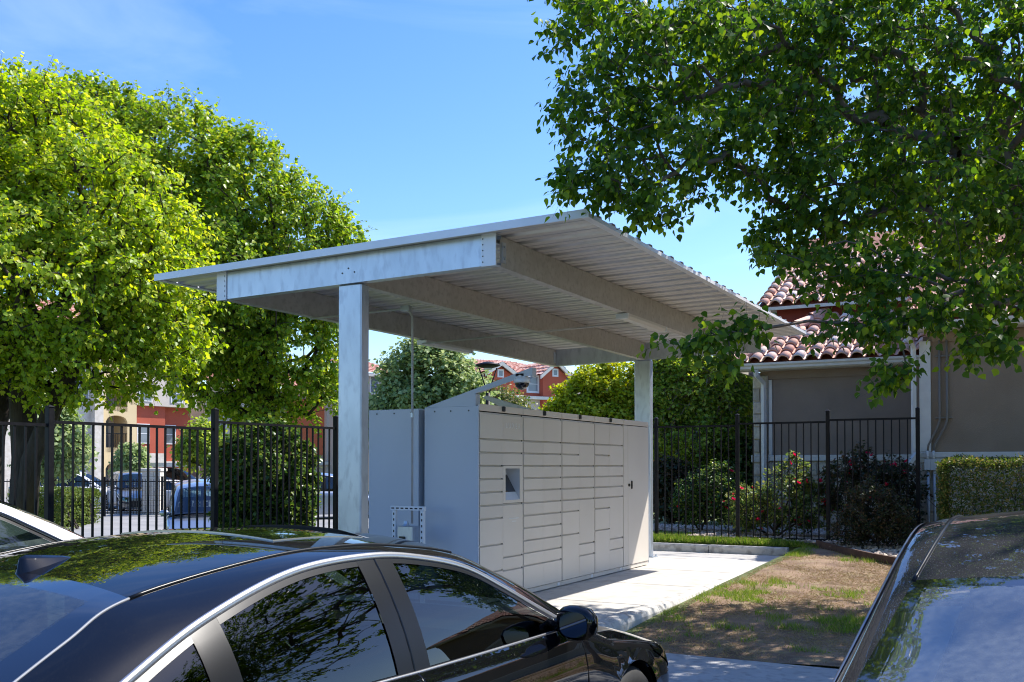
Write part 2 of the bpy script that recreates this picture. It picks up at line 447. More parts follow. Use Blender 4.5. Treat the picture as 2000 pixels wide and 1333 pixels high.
def frusta(p0, p1, r0, r1, n=5):
    d = norm(p1 - p0)
    h = np.where(np.abs(d[:, 2:3]) < .9, np.array([[0, 0, 1.]]), np.array([[1., 0, 0]]))
    u = norm(np.cross(d, h)); v = np.cross(d, u)
    a = np.arange(n) * 2 * np.pi / n
    ring = np.cos(a)[None, :, None] * u[:, None] + np.sin(a)[None, :, None] * v[:, None]
    V = np.concatenate([p0[:, None] + ring * r0[:, None, None], (p1 + d * r1[:, None] * .3)[:, None] + ring * r1[:, None, None]], 1)
    i = np.arange(n); j = (i + 1) % n
    q = np.stack([i, j, j + n, i + n], 1)
    Fq = (q[None] + (np.arange(len(p0)) * 2 * n)[:, None, None]).reshape(-1, 4)
    return V.reshape(-1, 3), Fq

def sample_blobs(blobs, n, rg, shell=.35, vpow=.8):
    c = np.array([b[:3] for b in blobs]); r = np.array([b[3:6] for b in blobs])
    vol = r.prod(1) ** vpow; k = rg.choice(len(blobs), n, p=vol / vol.sum())
    d = norm(rg.normal(size=(n, 3))); rad = rg.uniform(shell, 1, n) ** (1 / 2.2)
    return c[k] + d * r[k] * rad[:, None]

def skeleton(trunk, pts, rg, r_tip=.006, expo=2.3, jit=.07, follow=.25):
    """grow branches: every point joins the nearest node already in the tree"""
    nodes = [np.array(p, float) for p in trunk]; par = [-1] + list(range(len(trunk) - 1))
    top = nodes[-1]
    dist = [0.]
    for i in range(1, len(nodes)): dist.append(dist[-1] + np.linalg.norm(nodes[i] - nodes[i - 1]))
    order = np.argsort(np.linalg.norm(pts - top, axis=1))
    N = np.zeros((len(nodes) + len(pts) * 2, 3)); N[:len(nodes)] = nodes
    Dd = np.zeros(len(N)); Dd[:len(dist)] = dist; n = len(nodes)
    tips = []
    start = max(0, len(trunk) - max(2, len(trunk) // 2))
    for idx in order:
        p = pts[idx]
        dd = np.linalg.norm(N[start:n] - p, axis=1) + follow * Dd[start:n]
        k = int(np.argmin(dd)) + start
        L = np.linalg.norm(p - N[k])
        if L < .02: continue
        mid = (N[k] + p) / 2 + rg.normal(size=3) * L * jit + np.array([0, 0, L * .05])
        N[n] = mid; par.append(k); Dd[n] = Dd[k] + L / 2; n += 1
        N[n] = p; par.append(n - 1); Dd[n] = Dd[k] + L; n += 1
        tips.append(n - 1)
    cnt = np.zeros(n); cnt[tips] = 1
    for i in range(n - 1, 0, -1): cnt[par[i]] += cnt[i]
    rad = r_tip * np.maximum(cnt, 1) ** (1 / expo)
    par = np.array(par)
    i = np.arange(1, n)
    r0 = np.minimum(rad[par[i]], rad[i] * 1.35)
    return N[:n], par, rad, (N[par[i]], N[i], r0, rad[i]), np.array(tips), cnt

def foliage(tips, center, rg, twigs=4, tlen=.3, m=7, size=.07, droop=.7, up=.2, outw=.6, tmpl=HEART, var=.25):
    T = np.repeat(tips, twigs, axis=0); n = len(T)
    out = norm(T - center)
    d = norm(out * outw + rg.normal(size=(n, 3)) * .6 + np.array([0, 0, up]))
    L = tlen * rg.uniform(.5, 1.3, n)
    e = T + d * L[:, None]; e[:, 2] -= L * .15
    f = np.tile((np.arange(m) + .6) / m, n) + rg.uniform(-.05, .05, n * m)
    T2 = np.repeat(T, m, 0); e2 = np.repeat(e, m, 0); d2 = np.repeat(d, m, 0)
    side = norm(np.cross(d2, rg.normal(size=(n * m, 3))))
    s = size * rg.uniform(1 - var, 1 + var, n * m)
    pos = T2 + (e2 - T2) * f[:, None] + side * s[:, None] * .35
    u = side * .9 + d2 * .4 + np.array([0, 0, -droop]) + rg.normal(size=(n * m, 3)) * .3
    nr = np.array([0, 0, 1.]) + np.repeat(out, m, 0) * .5 + rg.normal(size=(n * m, 3)) * .55
    return (T, e), pos, u, nr, s

def tree(name, base, trunk, blobs, npts, label, cat, lmat, bmat, r_tip=.005, tw=4, tlen=.3, m=7, size=.07, tmpl=HEART, group=None, seed=1,
         shell=.35, expo=2.3, single=0, droop=.7, follow=.25, extra_trunks=(), keep=None, maxr=None, outw=.6, vpow=.8):
    rg = np.random.default_rng(seed)
    rt = root(name, tuple(base), label, cat, group)
    pts = sample_blobs(blobs, npts, rg, shell, vpow)
    pts = pts[pts[:, 2] > base[2] + .15]
    if keep is not None: pts = pts[keep(pts)]
    cen = pts.mean(0)
    N, par, rad, (p0, p1, r0, r1), tips, cnt = skeleton(trunk, pts, rg, r_tip, expo, follow=follow)
    if maxr: r0 = np.minimum(r0, maxr); r1 = np.minimum(r1, maxr)
    base = np.array(base, float)
    isT = np.arange(1, len(N)) < len(trunk)
    V, Q = frusta(p0[isT] - base, p1[isT] - base, r0[isT] * 1.0, r1[isT], 12)
    me = arr_mesh('trunk', V, Q, bmat, True); link('trunk', me, rt)
    for et in extra_trunks:
        link('trunk', MB().tube([np.array(p) - base for p in et[0]], et[1], 9).mesh('trunk', bmat, smooth=True), rt)
    big = (~isT) & (r1 > .012)
    small = (~isT) & ~big
    V1, Q1 = frusta(p0[big] - base, p1[big] - base, r0[big], r1[big], 7)
    V2, Q2 = frusta(p0[small] - base, p1[small] - base, r0[small], r1[small], 4)
    (ta, tb), pos, u, nr, s = foliage(N[tips], cen, rg, tw, tlen, m, size, tmpl=tmpl, droop=droop, outw=outw)
    V3, Q3 = frusta(ta - base, tb - base, np.full(len(ta), r_tip * .55), np.full(len(ta), r_tip * .25), 3)
    VV = np.concatenate([V1, V2, V3]); QQ = np.concatenate([Q1, Q2 + len(V1), Q3 + len(V1) + len(V2)])
    me = arr_mesh('branches', VV, QQ, bmat, True); link('branches', me, rt)
    if single:
        dc = np.linalg.norm(pos - np.array([0, 0, CAMZ]), axis=1)
        l = pos[:, :2] @ RIGHT; dd = pos[:, :2] @ FWD
        px = 1000 + F * l / dd; py = HZ - F * (pos[:, 2] - CAMZ) / dd
        vis = (dd > 1) & (px > 10) & (px < 1990) & (py > 5) & (py < 1300)
        sc = np.where(vis, s / dc, 0)
        sel = np.argsort(-sc)[:single]
        x, y, z = leaf_frames(pos[sel], u[sel], nr[sel])
        lm = arr_mesh('leaf', HEART[0], HEART[1], lmat)
        for k in range(len(sel)):
            o = bpy.data.objects.new('leaf', lm); COL.objects.link(o); o.parent = rt
            Mx = Matrix(((x[k][0], y[k][0], z[k][0], 0), (x[k][1], y[k][1], z[k][1], 0), (x[k][2], y[k][2], z[k][2], 0), (0, 0, 0, 1)))
            o.matrix_local = Matrix.Translation(Vector(pos[sel[k]] - base)) @ Mx @ Matrix.Scale(float(s[sel[k]]), 4)
        kp = np.ones(len(pos), bool); kp[sel] = False
        pos, u, nr, s = pos[kp], u[kp], nr[kp], s[kp]
    V, Q = leaf_arrays(pos - base, u, nr, s, tmpl)
    me = arr_mesh('crown', V, Q, lmat)
    c = link('crown', me, rt, kind='stuff')
    return rt

def pxblob(px, py, D, rpx, rd=None, ry=None):
    c = at(px, py, D); r = rpx / F * D
    return (c[0], c[1], c[2], rd or r, rd or r, (ry / F * D) if ry else r)
# ------------------------------------------------------------------ terrain
def lerpz(v, xs, zs): return np.interp(v, xs, zs)
def gz(x, y):
    x = np.asarray(x, float); y = np.asarray(y, float)
    base = lerpz(y, [-400, 6.45, 6.5, 8.1, 10, 13, 16, 16.9, 19, 30, 60, 400], [-.14, -.14, -.03, -.03, .07, .15, .25, .29, .29, .2, -.5, -.5])
    # right under the parking row and the slab
    onslab = (x < -3.62) & (x > -9.0) & (y > 8.1) & (y < 16.35)
    base = np.where(onslab, .03, base)
    left = lerpz(x, [-400, -30, -17, -10, -9.2], [-.53, -.53, -.5, .0, .1])
    return np.where(x < -9.2, np.minimum(left, np.maximum(base, -.14)), base)

def sheet(name, xs, ys, zf, mat, dz=0., kind='structure', **kw):
    X, Y = np.meshgrid(xs, ys, indexing='ij')
    Z = zf(X, Y) + dz
    P = np.stack([X, Y, Z], -1)
    a, b = X.shape
    i = np.arange(a - 1)[:, None]; j = np.arange(b - 1)[None]
    q = np.stack([i * b + j, (i + 1) * b + j, (i + 1) * b + j + 1, i * b + j + 1], -1).reshape(-1, 4)
    me = arr_mesh(name, P.reshape(-1, 3), q, mat, True)
    return link(name, me, kind=kind, **kw)

def axisv(*segs):
    out = []
    for a, b, s in segs: out += list(np.arange(a, b, s))
    return np.array(out + [segs[-1][1]])
xs = axisv((-600, -40, 40), (-40, -12, 2), (-12, -9.3, .5), (-9.21, -9.19, .02), (-9.0, -3.7, .5), (-3.63, -3.61, .02), (-3.4, 8, .5), (8, 40, 4), (40, 600, 40))
ys = axisv((-600, -20, 40), (-20, 6, 2), (6.2, 6.44, .1), (6.45, 6.5, .05), (6.6, 8.0, .3), (8.09, 8.11, .02), (8.3, 16.2, .4), (16.34, 16.36, .02), (16.5, 31, .5), (31, 70, 4), (70, 900, 60))
sheet('ground', xs, ys, gz, M['verge'])
flat = lambda z: (lambda X, Y: np.full(X.shape, z))
sheet('parking_lot', np.linspace(-9.1, 14, 12), np.linspace(-14, 6.40, 12), flat(-.105), M['asphalt'])
sheet('lawn', axisv((-3.42, 7, .15)), axisv((8.13, 17.2, .15)), lambda X, Y: gz(X, Y) + .02 + .018 * np.sin(X * 3.1 + 1.3 * np.sin(Y * 2.3)) * np.sin(Y * 2.7 + X), M['soil'])
MB().box((-9.1, 6.40, -.14), (14, 6.56, .0)).build('parking_kerb', M['kerb'], kind='structure')
b = MB()
pv = root('walkway', (0, 6.56, 0)); pv['kind'] = 'structure'
xj = [-9.1, -6.2, -4.4, -2.95, -1.02, .9, 2.8, 5, 8, 14]
for k in range(len(xj) - 1):
    MB().cbox((xj[k] + .006, 6.57, -.06), (xj[k + 1] - .006, 8.1, -.0 - .002 * (k % 2)), .008).build('walkway_panel', M['conc2'], pv)
# slab: panels with recessed joints
sl = root('concrete_slab', (-6.3, 12, 0)); sl['kind'] = 'structure'
yj = [8.13, 9.85, 11.62, 13.4, 15.1, 16.3]
xj2 = [-9.0, -6.4, -3.76]
for i in range(2):
    for j in range(5):
        MB().cbox((xj2[i] + .008, yj[j] + .009, .0), (xj2[i + 1] - .008, yj[j + 1] - .009, .13), .007).build('slab_panel', M['conc'], sl)
kb = root('slab_kerb', (-3.7, 12, 0)); kb['kind'] = 'structure'
for j in range(5):
    prof = [(-3.755, -.05), (-3.755, .128), (-3.74, .145), (-3.66, .145), (-3.60, .125), (-3.575, .08), (-3.57, -.05)]
    MB().prism(prof, 1, yj[j] + .004, yj[j + 1] - .004 + (.14 if j == 4 else 0)).build('kerb_stone', M['kerb'], kb)
for k in range(4):
    x0 = -9.0 + k * 1.3125
    prof = [(16.305, .0), (16.305, .235), (16.325, .262), (16.43, .262), (16.45, .24), (16.45, .0)]
    MB().prism([(p[0], p[1]) for p in prof], 0, x0 + .004, x0 + 1.3085).build('kerb_stone', M['kerb'], kb)
# far car park
lot = MB().add([tuple(RIGHT * l + FWD * d) + (-.505,) for l, d in ((-60, 26), (12, 26), (40, 75), (-60, 75))], [(0, 1, 2, 3)])
lot.build('far_car_park', M['lot'], kind='structure')
fk = MB()
for l in np.arange(-30, 8, 3.): 
    pass

def local_frame(name, px, D, z, label, cat, group=None, drz=0.):
    """thing at distance D seen at column px, its own X axis across the view, Y away"""
    l = (px - 1000) / F * D; wv = RIGHT * l + FWD * D
    return root(name, (wv[0], wv[1], z), label, cat, group, rz=YAW + drz)

# ------------------------------------------------------------------ canopy
CX = -5.74
cn = root('steel_canopy', (CX, 11.2, .13), 'open galvanised steel canopy on two posts with a ribbed flat roof over the parcel lockers', 'canopy')
zb = lambda x: 3.315 + .016 * (x + 4.11)       # underside of beams
def channel_x(y0, x0, x1, face, name, mat):
    """C beam along X; face -1: web towards -Y"""
    m = MB(); h = .268; t = .006; dpt = .10
    ya, yb = (y0, y0 + t)
    for (a, bb, c, d) in ((y0, y0 + t, 0, h), (y0 + t, y0 + dpt, 0, t), (y0 + t, y0 + dpt, h - t, h), (y0 + dpt - t, y0 + dpt, t, .03), (y0 + dpt - t, y0 + dpt, h - .03, h - t)):
        P = []
        for x in (x0, x1):
            for (yy, zz) in ((a, c), (bb, c), (bb, d), (a, d)): P.append((x, yy, zb(x) + zz))
        m.add(P, [(0, 1, 2, 3)[::-1], (4, 5, 6, 7), (0, 1, 5, 4), (1, 2, 6, 5), (2, 3, 7, 6), (3, 0, 4, 7)])
    return m.build(name, mat, cn)
XR, XL = -4.18, -7.36
bmA = channel_x(7.41, XL - .02, XR + .015, -1, 'beam', M['galv'])
for x0, x1 in ((XL - .03, XL + .095), (XR - .12, XR + .022)):
    m = MB(); m.box((x0, 7.397, zb((x0 + x1) / 2) - .008), (x1, 7.408, zb((x0 + x1) / 2) + .272)); m.build('end_cap', M['white_trim'], cn)
m = MB()
for x in (XL + .08, XR - .105):
    for k in range(5): m.lathe([(0, -.004), (.006, -.003), (.006, 0)], (x, 7.397, zb(x) + .03 + k * .05), 8, 'y')
for k in range(3): m.lathe([(0, -.005), (.008, -.004), (.008, 0)], (-5.74 + (k - 1) * .07, 7.41, zb(-5.74) + .1 + .04 * (k % 2)), 8, 'y')
m.build('screw_heads', M['black'], cn)
channel_x(15.0, XL - .02, XR + .35, -1, 'beam', M['galv'])
def purlin(x, mat):
    m = MB(); z = zb(x); h = .268; t = .006; y0, y1 = 7.52, 15.0
    m.box((x - t, y0, z), (x, y1, z + h)); m.box((x - .095, y0, z), (x - t, y1, z + t)); m.box((x - .095, y0, z + h - t), (x - t, y1, z + h))
    m.box((x - .095, y0, z + t), (x - .089, y1, z + .03)); m.box((x - .095, y0, z + h - .03), (x - .089, y1, z + h - t))
    return m.build('purlin', mat, cn)
for x in (XR, CX + .05, XL + .09): purlin(x, M['galv_warm'])
# brackets at purlin ends
for x in (XR, CX + .05, XL + .09):
    for y in (7.54, 14.9):
        m = MB(); m.box((x + .001, y, zb(x) + .04), (x + .008, y + .07, zb(x) + .22))
        for k in (0, 1): m.lathe([(0, .012), (.012, .010), (.012, 0)], (x + .008, y + .035, zb(x) + .08 + k * .1), 6, 'x')
        m.build('bracket', M['galv'], cn)
for y in (7.44, 15.03):
    m = MB(); m.cbox((CX - .145, y, .14), (CX + .125, y + .13, zb(CX) - .002), .012)
    m.build('post', M['galv'], cn)
    m = MB(); m.box((CX - .21, y - .05, .13), (CX + .19, y + .18, .142))
    for sx in (-.18, .16):
        for sy in (-.02, .15): m.lathe([(0, .03), (.012, .03), (.014, 0)], (CX + sx, y + sy, .142), 6)
    m.build('base_plate', M['galv'], cn)
# ribbed roof sheets
zd = lambda x: 3.586 + .016 * (x + 4.11)
RX0, RX1, RY0, RY1 = -8.17, -3.25, 7.31, 15.41
def roof_sheet(y0, y1):
    prof = []
    y = y0
    while y < y1 - .01:
        prof += [(y, 0), (y + .085, 0), (y + .09, .006), (y + .115, .006), (y + .12, 0), (y + .195, 0), (y + .208, .05), (y + .282, .05)]; y += .3
    prof.append((min(y, y1), 0))
    lowr = [(p[0], p[1]) for p in prof]; up = [(p[0], p[1] + .004) for p in prof][::-1]
    vs = []; n = len(prof)
    for x in (RX0 + .01, RX1 - .01):
        for p in lowr + up: vs.append((x, p[0], zd(x) + p[1]))
    N = 2 * n; fs = []
    for i in range(N):
        j = (i + 1) % N; fs.append((i, j, N + j, N + i))
    for i in range(n - 1):
        a, b2, c, d = i, i + 1, N - 2 - i, N - 1 - i
        fs += [(a, b2, c, d), (N + a, N + d, N + c, N + b2)]
    return MB().add(vs, fs)
for k in range(9):
    roof_sheet(RY0 + .9 * k, RY0 + .9 * (k + 1)).build('roof_sheet', M['deck'], cn)
def slant_x(y0, y1, za, zb_, x0=RX0, x1=RX1):
    P = []
    for x in (x0, x1):
        for (yy, zz) in ((y0, za), (y1, za), (y1, zb_), (y0, zb_)): P.append((x, yy, zd(x) + zz))
    return MB().add(P, [(3, 2, 1, 0), (4, 5, 6, 7), (0, 1, 5, 4), (1, 2, 6, 5), (2, 3, 7, 6), (3, 0, 4, 7)])
slant_x(RY0 - .012, RY0 - .002, -.012, .058, RX0 - .004, RX1 + .004).build('fascia', M['white_trim'], cn)
slant_x(RY1 + .002, RY1 + .012, -.012, .058, RX0 - .004, RX1 + .004).build('fascia', M['white_trim'], cn)
MB().box((RX1 - .07, RY0, zd(RX1) - .008), (RX1, RY1, zd(RX1) - .002)).box((RX1 - .004, RY0, zd(RX1) - .002), (RX1, RY1, zd(RX1) + .028)).build('edge_trim', M['white_trim'], cn)
MB().box((RX0, RY0, zd(RX0) - .008), (RX0 + .07, RY1, zd(RX0) - .002)).box((RX0, RY0, zd(RX0) - .002), (RX0 + .004, RY1, zd(RX0) + .028)).build('edge_trim', M['white_trim'], cn)
# lights and conduit
for x, y0, y1, lab in ((XL + .05, 11.03, 12.2, 'long white strip light under the rear purlin of the canopy'), (XR - .05, 10.45, 11.7, 'long white strip light under the front purlin of the canopy, near the hanging leaves')):
    t = root('strip_light', (x, y0, zb(x)), lab, 'light fixture', 'strip lights under the canopy')
    z = zb(x) - .005
    MB().prism([(x - .07, z), (x - .07, z - .03), (x - .045, z - .06), (x + .045, z - .06), (x + .07, z - .03), (x + .07, z)], 1, y0, y1).build('diffuser', M['lamp_white'], t)
    MB().cbox((x - .075, y0 - .03, z - .062), (x + .075, y0 - .001, z), .004).cbox((x - .075, y1 + .001, z - .062), (x + .075, y1 + .03, z), .004).build('end_cap', M['white_trim'], t)
t = root('electrical_conduit', (-5.93, 8.75, 1.0), 'thin grey steel conduit rising beside the rear lockers and bending under the canopy', 'conduit')
zc = 3.26
arc = [(-6.05 + .12 * math.sin(a) , 8.75, zc - .12 + .12 * math.cos(a)) for a in np.linspace(math.pi / 2, 0, 7)]
MB().tube([(-5.93, 8.75, .98)] + arc + [(-7.3, 8.75, zc - .015)], .0125, 10).build('pipe', M['pvc'], t, smooth=True)
MB().tube([(-7.3, 11, 3.205), (-4.2, 11, 3.285)], .011, 8).build('pipe', M['pvc'], t, smooth=True)
MB().cbox((-5.96, 8.72, 3.235), (-5.9 - .16, 8.78, 3.29), .003).build('clamp', M['galv'], t)
MB().lathe([(0, 0), (.02, 0), (.02, .05), (0, .05)], (-5.93, 8.75, 2.1), 10).build('coupling', M['galv'], t)
# strut frame with switch box
t = root('strut_frame', (-5.88, 8.6, .13), 'white slotted strut frame holding a small electrical box in front of the rear lockers', 'frame')
def strut(a, b2):
    m = MB(); m.cbox(a, b2, .003); return m
strut((-6.09, 8.58, 1.125), (-5.665, 8.62, 1.17)).build('rail', M['white_trim'], t)
for x in (-6.07, -5.72): strut((x, 8.585, .13), (x + .042, 8.625, 1.123)).build('upright', M['white_trim'], t)
m = MB()
for k in range(7): m.box((-6.075 + k * .058, 8.5785, 1.14), (-6.04 + k * .058, 8.5795, 1.154))
for x in (-6.07, -5.72):
    for k in range(9): m.box((x + .014, 8.5835, 1.075 - k * .06), (x + .028, 8.5845, 1.1 - k * .06))
m.build('slots', M['hole'], t)
bx = root('switch_box', (-5.83, 8.6, .9), 'small grey electrical switch box on the slotted strut frame', 'electrical box')
MB().cbox((-5.96, 8.52, .80), (-5.77, 8.66, .965), .006).build('housing', M['galv'], bx)
MB().lathe([(0, .05), (.02, .05), (.028, .02), (.04, 0)], (-5.905, 8.6, .966), 12).build('hub', M['galv'], bx)
MB().cbox((-5.93, 8.505, .83), (-5.86, 8.519, .86), .003).build('lever', M['black'], bx)

# ------------------------------------------------------------------ lockers
X0 = -5.21
lk = root('locker_bank', (-5.54, 11.4, .13), 'grey parcel locker bank with many doors and a touchscreen facing the concrete slab', 'lockers')
MB().box((-5.876, 8.926, .19), (X0 - .31, 13.87, 2.205)).box((X0 - .309, 8.926, .19), (X0 - .026, 9.43, 2.205)).box((X0 - .309, 9.905, .19), (X0 - .026, 13.87, 2.205))\
    .box((X0 - .309, 9.431, .19), (X0 - .026, 9.904, 1.178)).box((X0 - .309, 9.431, 1.596), (X0 - .026, 9.904, 2.205)).build('cabinet', M['gap'], lk)
MB().cbox((-5.88, 8.908, .165), (X0 - .002, 8.924, 2.212), .003).build('side_panel', M['locker_side'], lk)
MB().cbox((-5.88, 13.872, .165), (X0 - .002, 13.888, 2.212), .003).build('side_panel', M['locker_side'], lk)
MB().box((-5.88, 8.926, 2.206), (X0 - .02, 13.87, 2.214)).build('top_panel', M['locker_side'], lk)
MB().box((-5.89, 8.926, .19), (-5.877, 13.87, 2.205)).build('back_panel', M['locker_side'], lk)
m = MB()
for x in (-5.75, -5.55, -5.33): m.lathe([(0, -.004), (.009, -.003), (.009, 0)], (x, 8.908, 2.165), 8, 'y')
m.build('screw_heads', M['black'], lk)
mods = [8.926, 9.90, 10.91, 11.90, 12.885, 13.87]
for k in range(5):
    y0, y1 = mods[k], mods[k + 1]
    MB().cbox((X0 - .025, y0 + .004, 2.165), (X0, y1 - .004, 2.235 if k else 2.235), .004).build('header', M['locker'], lk)
    MB().cbox((X0 - .035, y0 + .003, .14), (X0 - .012, y1 - .003, .193), .003).build('plinth', M['locker'], lk)
    if k < 4:
        yc = (y0 + y1) / 2 + .02
        h = MB().cbox((X0 + .001, yc - .028, 2.175), (X0 + .02, yc + .028, 2.232), .008).build('latch', M['black'], lk)
        MB().cbox((X0 - .011, y1 - .11, .15), (X0 - .007, y1 - .05, .187), .001).build('tag', M['white_trim'], lk)
MB().box((-5.86, 8.95, .131), (X0 - .06, 13.85, .188)).build('foot', M['black'], lk)
FULL = [2.155, 1.877, 1.737, 1.597, 1.457, 1.318, 1.178, 1.037, .896, .755, .613, .471]
doors = []
def column(ya, yb, rows):
    for a, b2 in zip(rows[:-1], rows[1:]): doors.append((ya, yb, b2, a))
ym = [9.43, 10.42, 11.41, 12.40]
E_ = .2
column(mods[0], ym[0], [2.155, 1.877, 1.737, 1.597, 1.457, 1.318, 1.178, 1.037, .755, .475, E_])
column(ym[0], mods[1], [2.155, 1.877, 1.737, 1.597]); column(ym[0], mods[1], [1.178, .605, .462, E_])
column(mods[1], ym[1], FULL + [E_]); column(ym[1], mods[2], FULL + [E_])
for q in (2, 3):
    column(mods[q], ym[q], [2.155, 1.877, 1.737, 1.597, 1.457, 1.318, 1.178, 1.037, .755, E_])
    column(ym[q], mods[q + 1], [2.155, 1.877, 1.597, 1.457, 1.318, 1.178, .613, .468, E_])
left_edges = set([mods[0], mods[1], mods[2], mods[3]])
for (ya, yb, z0, z1) in doors:
    g0 = .012 if ya in left_edges else .0022
    g1 = .012 if yb in mods else .0022
    lip = .019
    m = MB()
    # door leaf with a turned-in finger lip along its top edge
    m.add([(X0, ya + g0, z0 + .001), (X0, yb - g1, z0 + .001), (X0, yb - g1, z1 - lip), (X0, ya + g0, z1 - lip),
           (X0 - .024, ya + g0, z0 + .001), (X0 - .024, yb - g1, z0 + .001), (X0 - .024, yb - g1, z1 - .001), (X0 - .024, ya + g0, z1 - .001),
           (X0 - .020, ya + g0, z1 - .014), (X0 - .020, yb - g1, z1 - .014)],
          [(0, 1, 2, 3), (0, 4, 5, 1), (3, 2, 9, 8), (8, 9, 6, 7), (0, 3, 8, 7, 4), (1, 5, 6, 9, 2)])
    m.build('locker_door', M['locker'], lk)
# tall service door
MB().cbox((X0 - .022, 12.895, .2), (X0 - .001, 13.055, 2.155), .003).build('service_panel', M['locker'], lk)
MB().cbox((X0 - .022, 13.06, .2), (X0, 13.86, 2.155), .003).build('service_door', M['locker'], lk)
MB().cbox((X0 + .001, 13.165, 1.265), (X0 + .016, 13.2, 1.38), .006).build('service_handle', M['black'], lk)
MB().lathe([(0, .018), (.02, .016), (.022, .001)], (X0, 13.085, 1.32), 12, 'x').build('service_lock', M['black'], lk)
# console
y0, y1, z0, z1 = ym[0] + .003, mods[1] - .012, 1.182, 1.592
a0, a1, c0, c1 = 9.485, 9.815, 1.215, 1.56
m = MB()
m.box((X0 - .02, y0, z0), (X0 + .002, a0, z1)); m.box((X0 - .02, a1, z0), (X0 + .002, y1, z1))
m.box((X0 - .02, a0, z0), (X0 + .002, a1, c0)); m.box((X0 - .02, a0, c1), (X0 + .002, a1, z1))
cs = m.build('console', M['locker'], lk)
m = MB()   # recess: far wall, near wall, ceiling
dx = .20
m.add([(X0, a1 - .002, c0), (X0, a1 - .002, c1), (X0 - dx, a1 - .002, c1)], [(0, 1, 2)])
m.add([(X0, a0 + .002, c0), (X0, a0 + .002, c1), (X0 - dx, a0 + .002, c1)], [(0, 2, 1)])
m.add([(X0, a0, c1 - .001), (X0, a1, c1 - .001), (X0 - dx, a1, c1 - .001), (X0 - dx, a0, c1 - .001)], [(0, 1, 2, 3)])
s0 = .3
m.add([(X0, a0, c0), (X0, a1, c0), (X0 - dx * .25, a1, c0 + (c1 - c0) * .25), (X0 - dx * .25, a0, c0 + (c1 - c0) * .25)], [(0, 1, 2, 3)])
m.add([(X0 - dx * .8, a0, c0 + (c1 - c0) * .8), (X0 - dx * .8, a1, c0 + (c1 - c0) * .8), (X0 - dx, a1, c1), (X0 - dx, a0, c1)], [(0, 1, 2, 3)])
m.build('recess', M['locker_side'], cs)
MB().add([(X0 - dx * .25, a0, c0 + (c1 - c0) * .25), (X0 - dx * .25, a1, c0 + (c1 - c0) * .25), (X0 - dx * .8, a1, c0 + (c1 - c0) * .8), (X0 - dx * .8, a0, c0 + (c1 - c0) * .8)], [(0, 1, 2, 3)]).build('screen', M['gloss_black'], cs)
def text(s, size, loc, rot, mat, parent, name='lettering', ext=.001, space=1.3):
    c = bpy.data.curves.new(name, 'FONT'); c.body = s; c.size = size; c.extrude = ext; c.space_character = space; c.align_x = 'CENTER'
    c.materials.append(mat)
    tmp = bpy.data.objects.new(name, c); COL.objects.link(tmp)
    bpy.context.view_layer.update()
    me = bpy.data.meshes.new_from_object(tmp.evaluated_get(bpy.context.evaluated_depsgraph_get()))
    bpy.data.objects.remove(tmp)
    o = bpy.data.objects.new(name, me); COL.objects.link(o); o.rotation_euler = rot
    o.location = tuple(np.array(loc) - LOC[parent.name]); o.parent = parent
    return o
text('LUXER', .084, (X0 + .002, 9.655, 2.0), (R(90), 0, R(90)), M['letter'], lk, space=1.5)
m = MB()
r3 = random.Random(4)
for row, (ya, yb) in enumerate(((9.56, 9.80), (9.63, 9.73))):
    y = ya
    while y < yb:
        wd = r3.uniform(.012, .028); m.box((X0 + .0005, y, 1.005 - row * .032), (X0 + .0015, min(y + wd, yb), 1.017 - row * .032)); y += wd + .006
m.build('fine_print', M['letter'], lk)
# camera arm on the locker bank
t = root('camera_bracket', (-5.26, 8.95, 2.22), 'sloping grey sheet metal arm on top of the front lockers', 'bracket')
ya, yb = 8.93, 9.03
MB().prism([(-5.87, 2.214), (-5.26, 2.214), (-5.26, 2.345), (-4.66, 2.50), (-4.60, 2.50), (-4.60, 2.585)], 1, ya, ya + .012)\
    .prism([(-5.87, 2.222), (-5.26, 2.352), (-4.62, 2.55), (-4.60, 2.585)], 1, ya + .0125, yb)\
    .build('arm', M['locker_side'], t)
MB().cbox((-4.625, ya + .013, 2.49), (-4.598, yb, 2.583), .003).build('arm_end', M['locker_side'], t)
MB().cbox((-5.3, ya + .013, 2.216), (-5.262, yb, 2.34), .003).build('arm_foot', M['locker_side'], t)
t = root('dome_camera', (-4.70, 8.98, 2.49), 'white dome security camera hanging under the sloping arm above the lockers', 'camera')
MB().lathe([(0, 0), (.045, 0), (.055, -.02), (.082, -.045), (.088, -.085), (.08, -.09)], (-4.74, 8.98, 2.525), 24).build('shell', M['white_trim'], t, smooth=True)
MB().lathe([(.074, -.088)] + [(.074 * math.cos(a), -.088 - .074 * math.sin(a)) for a in np.linspace(.1, math.pi / 2, 7)], (-4.74, 8.98, 2.525), 20).build('dome', M['gloss_black'], t, smooth=True)
MB().cbox((-4.79, 8.93, 2.50), (-4.69, 9.03, 2.53), .003).build('hood', M['white_trim'], t)
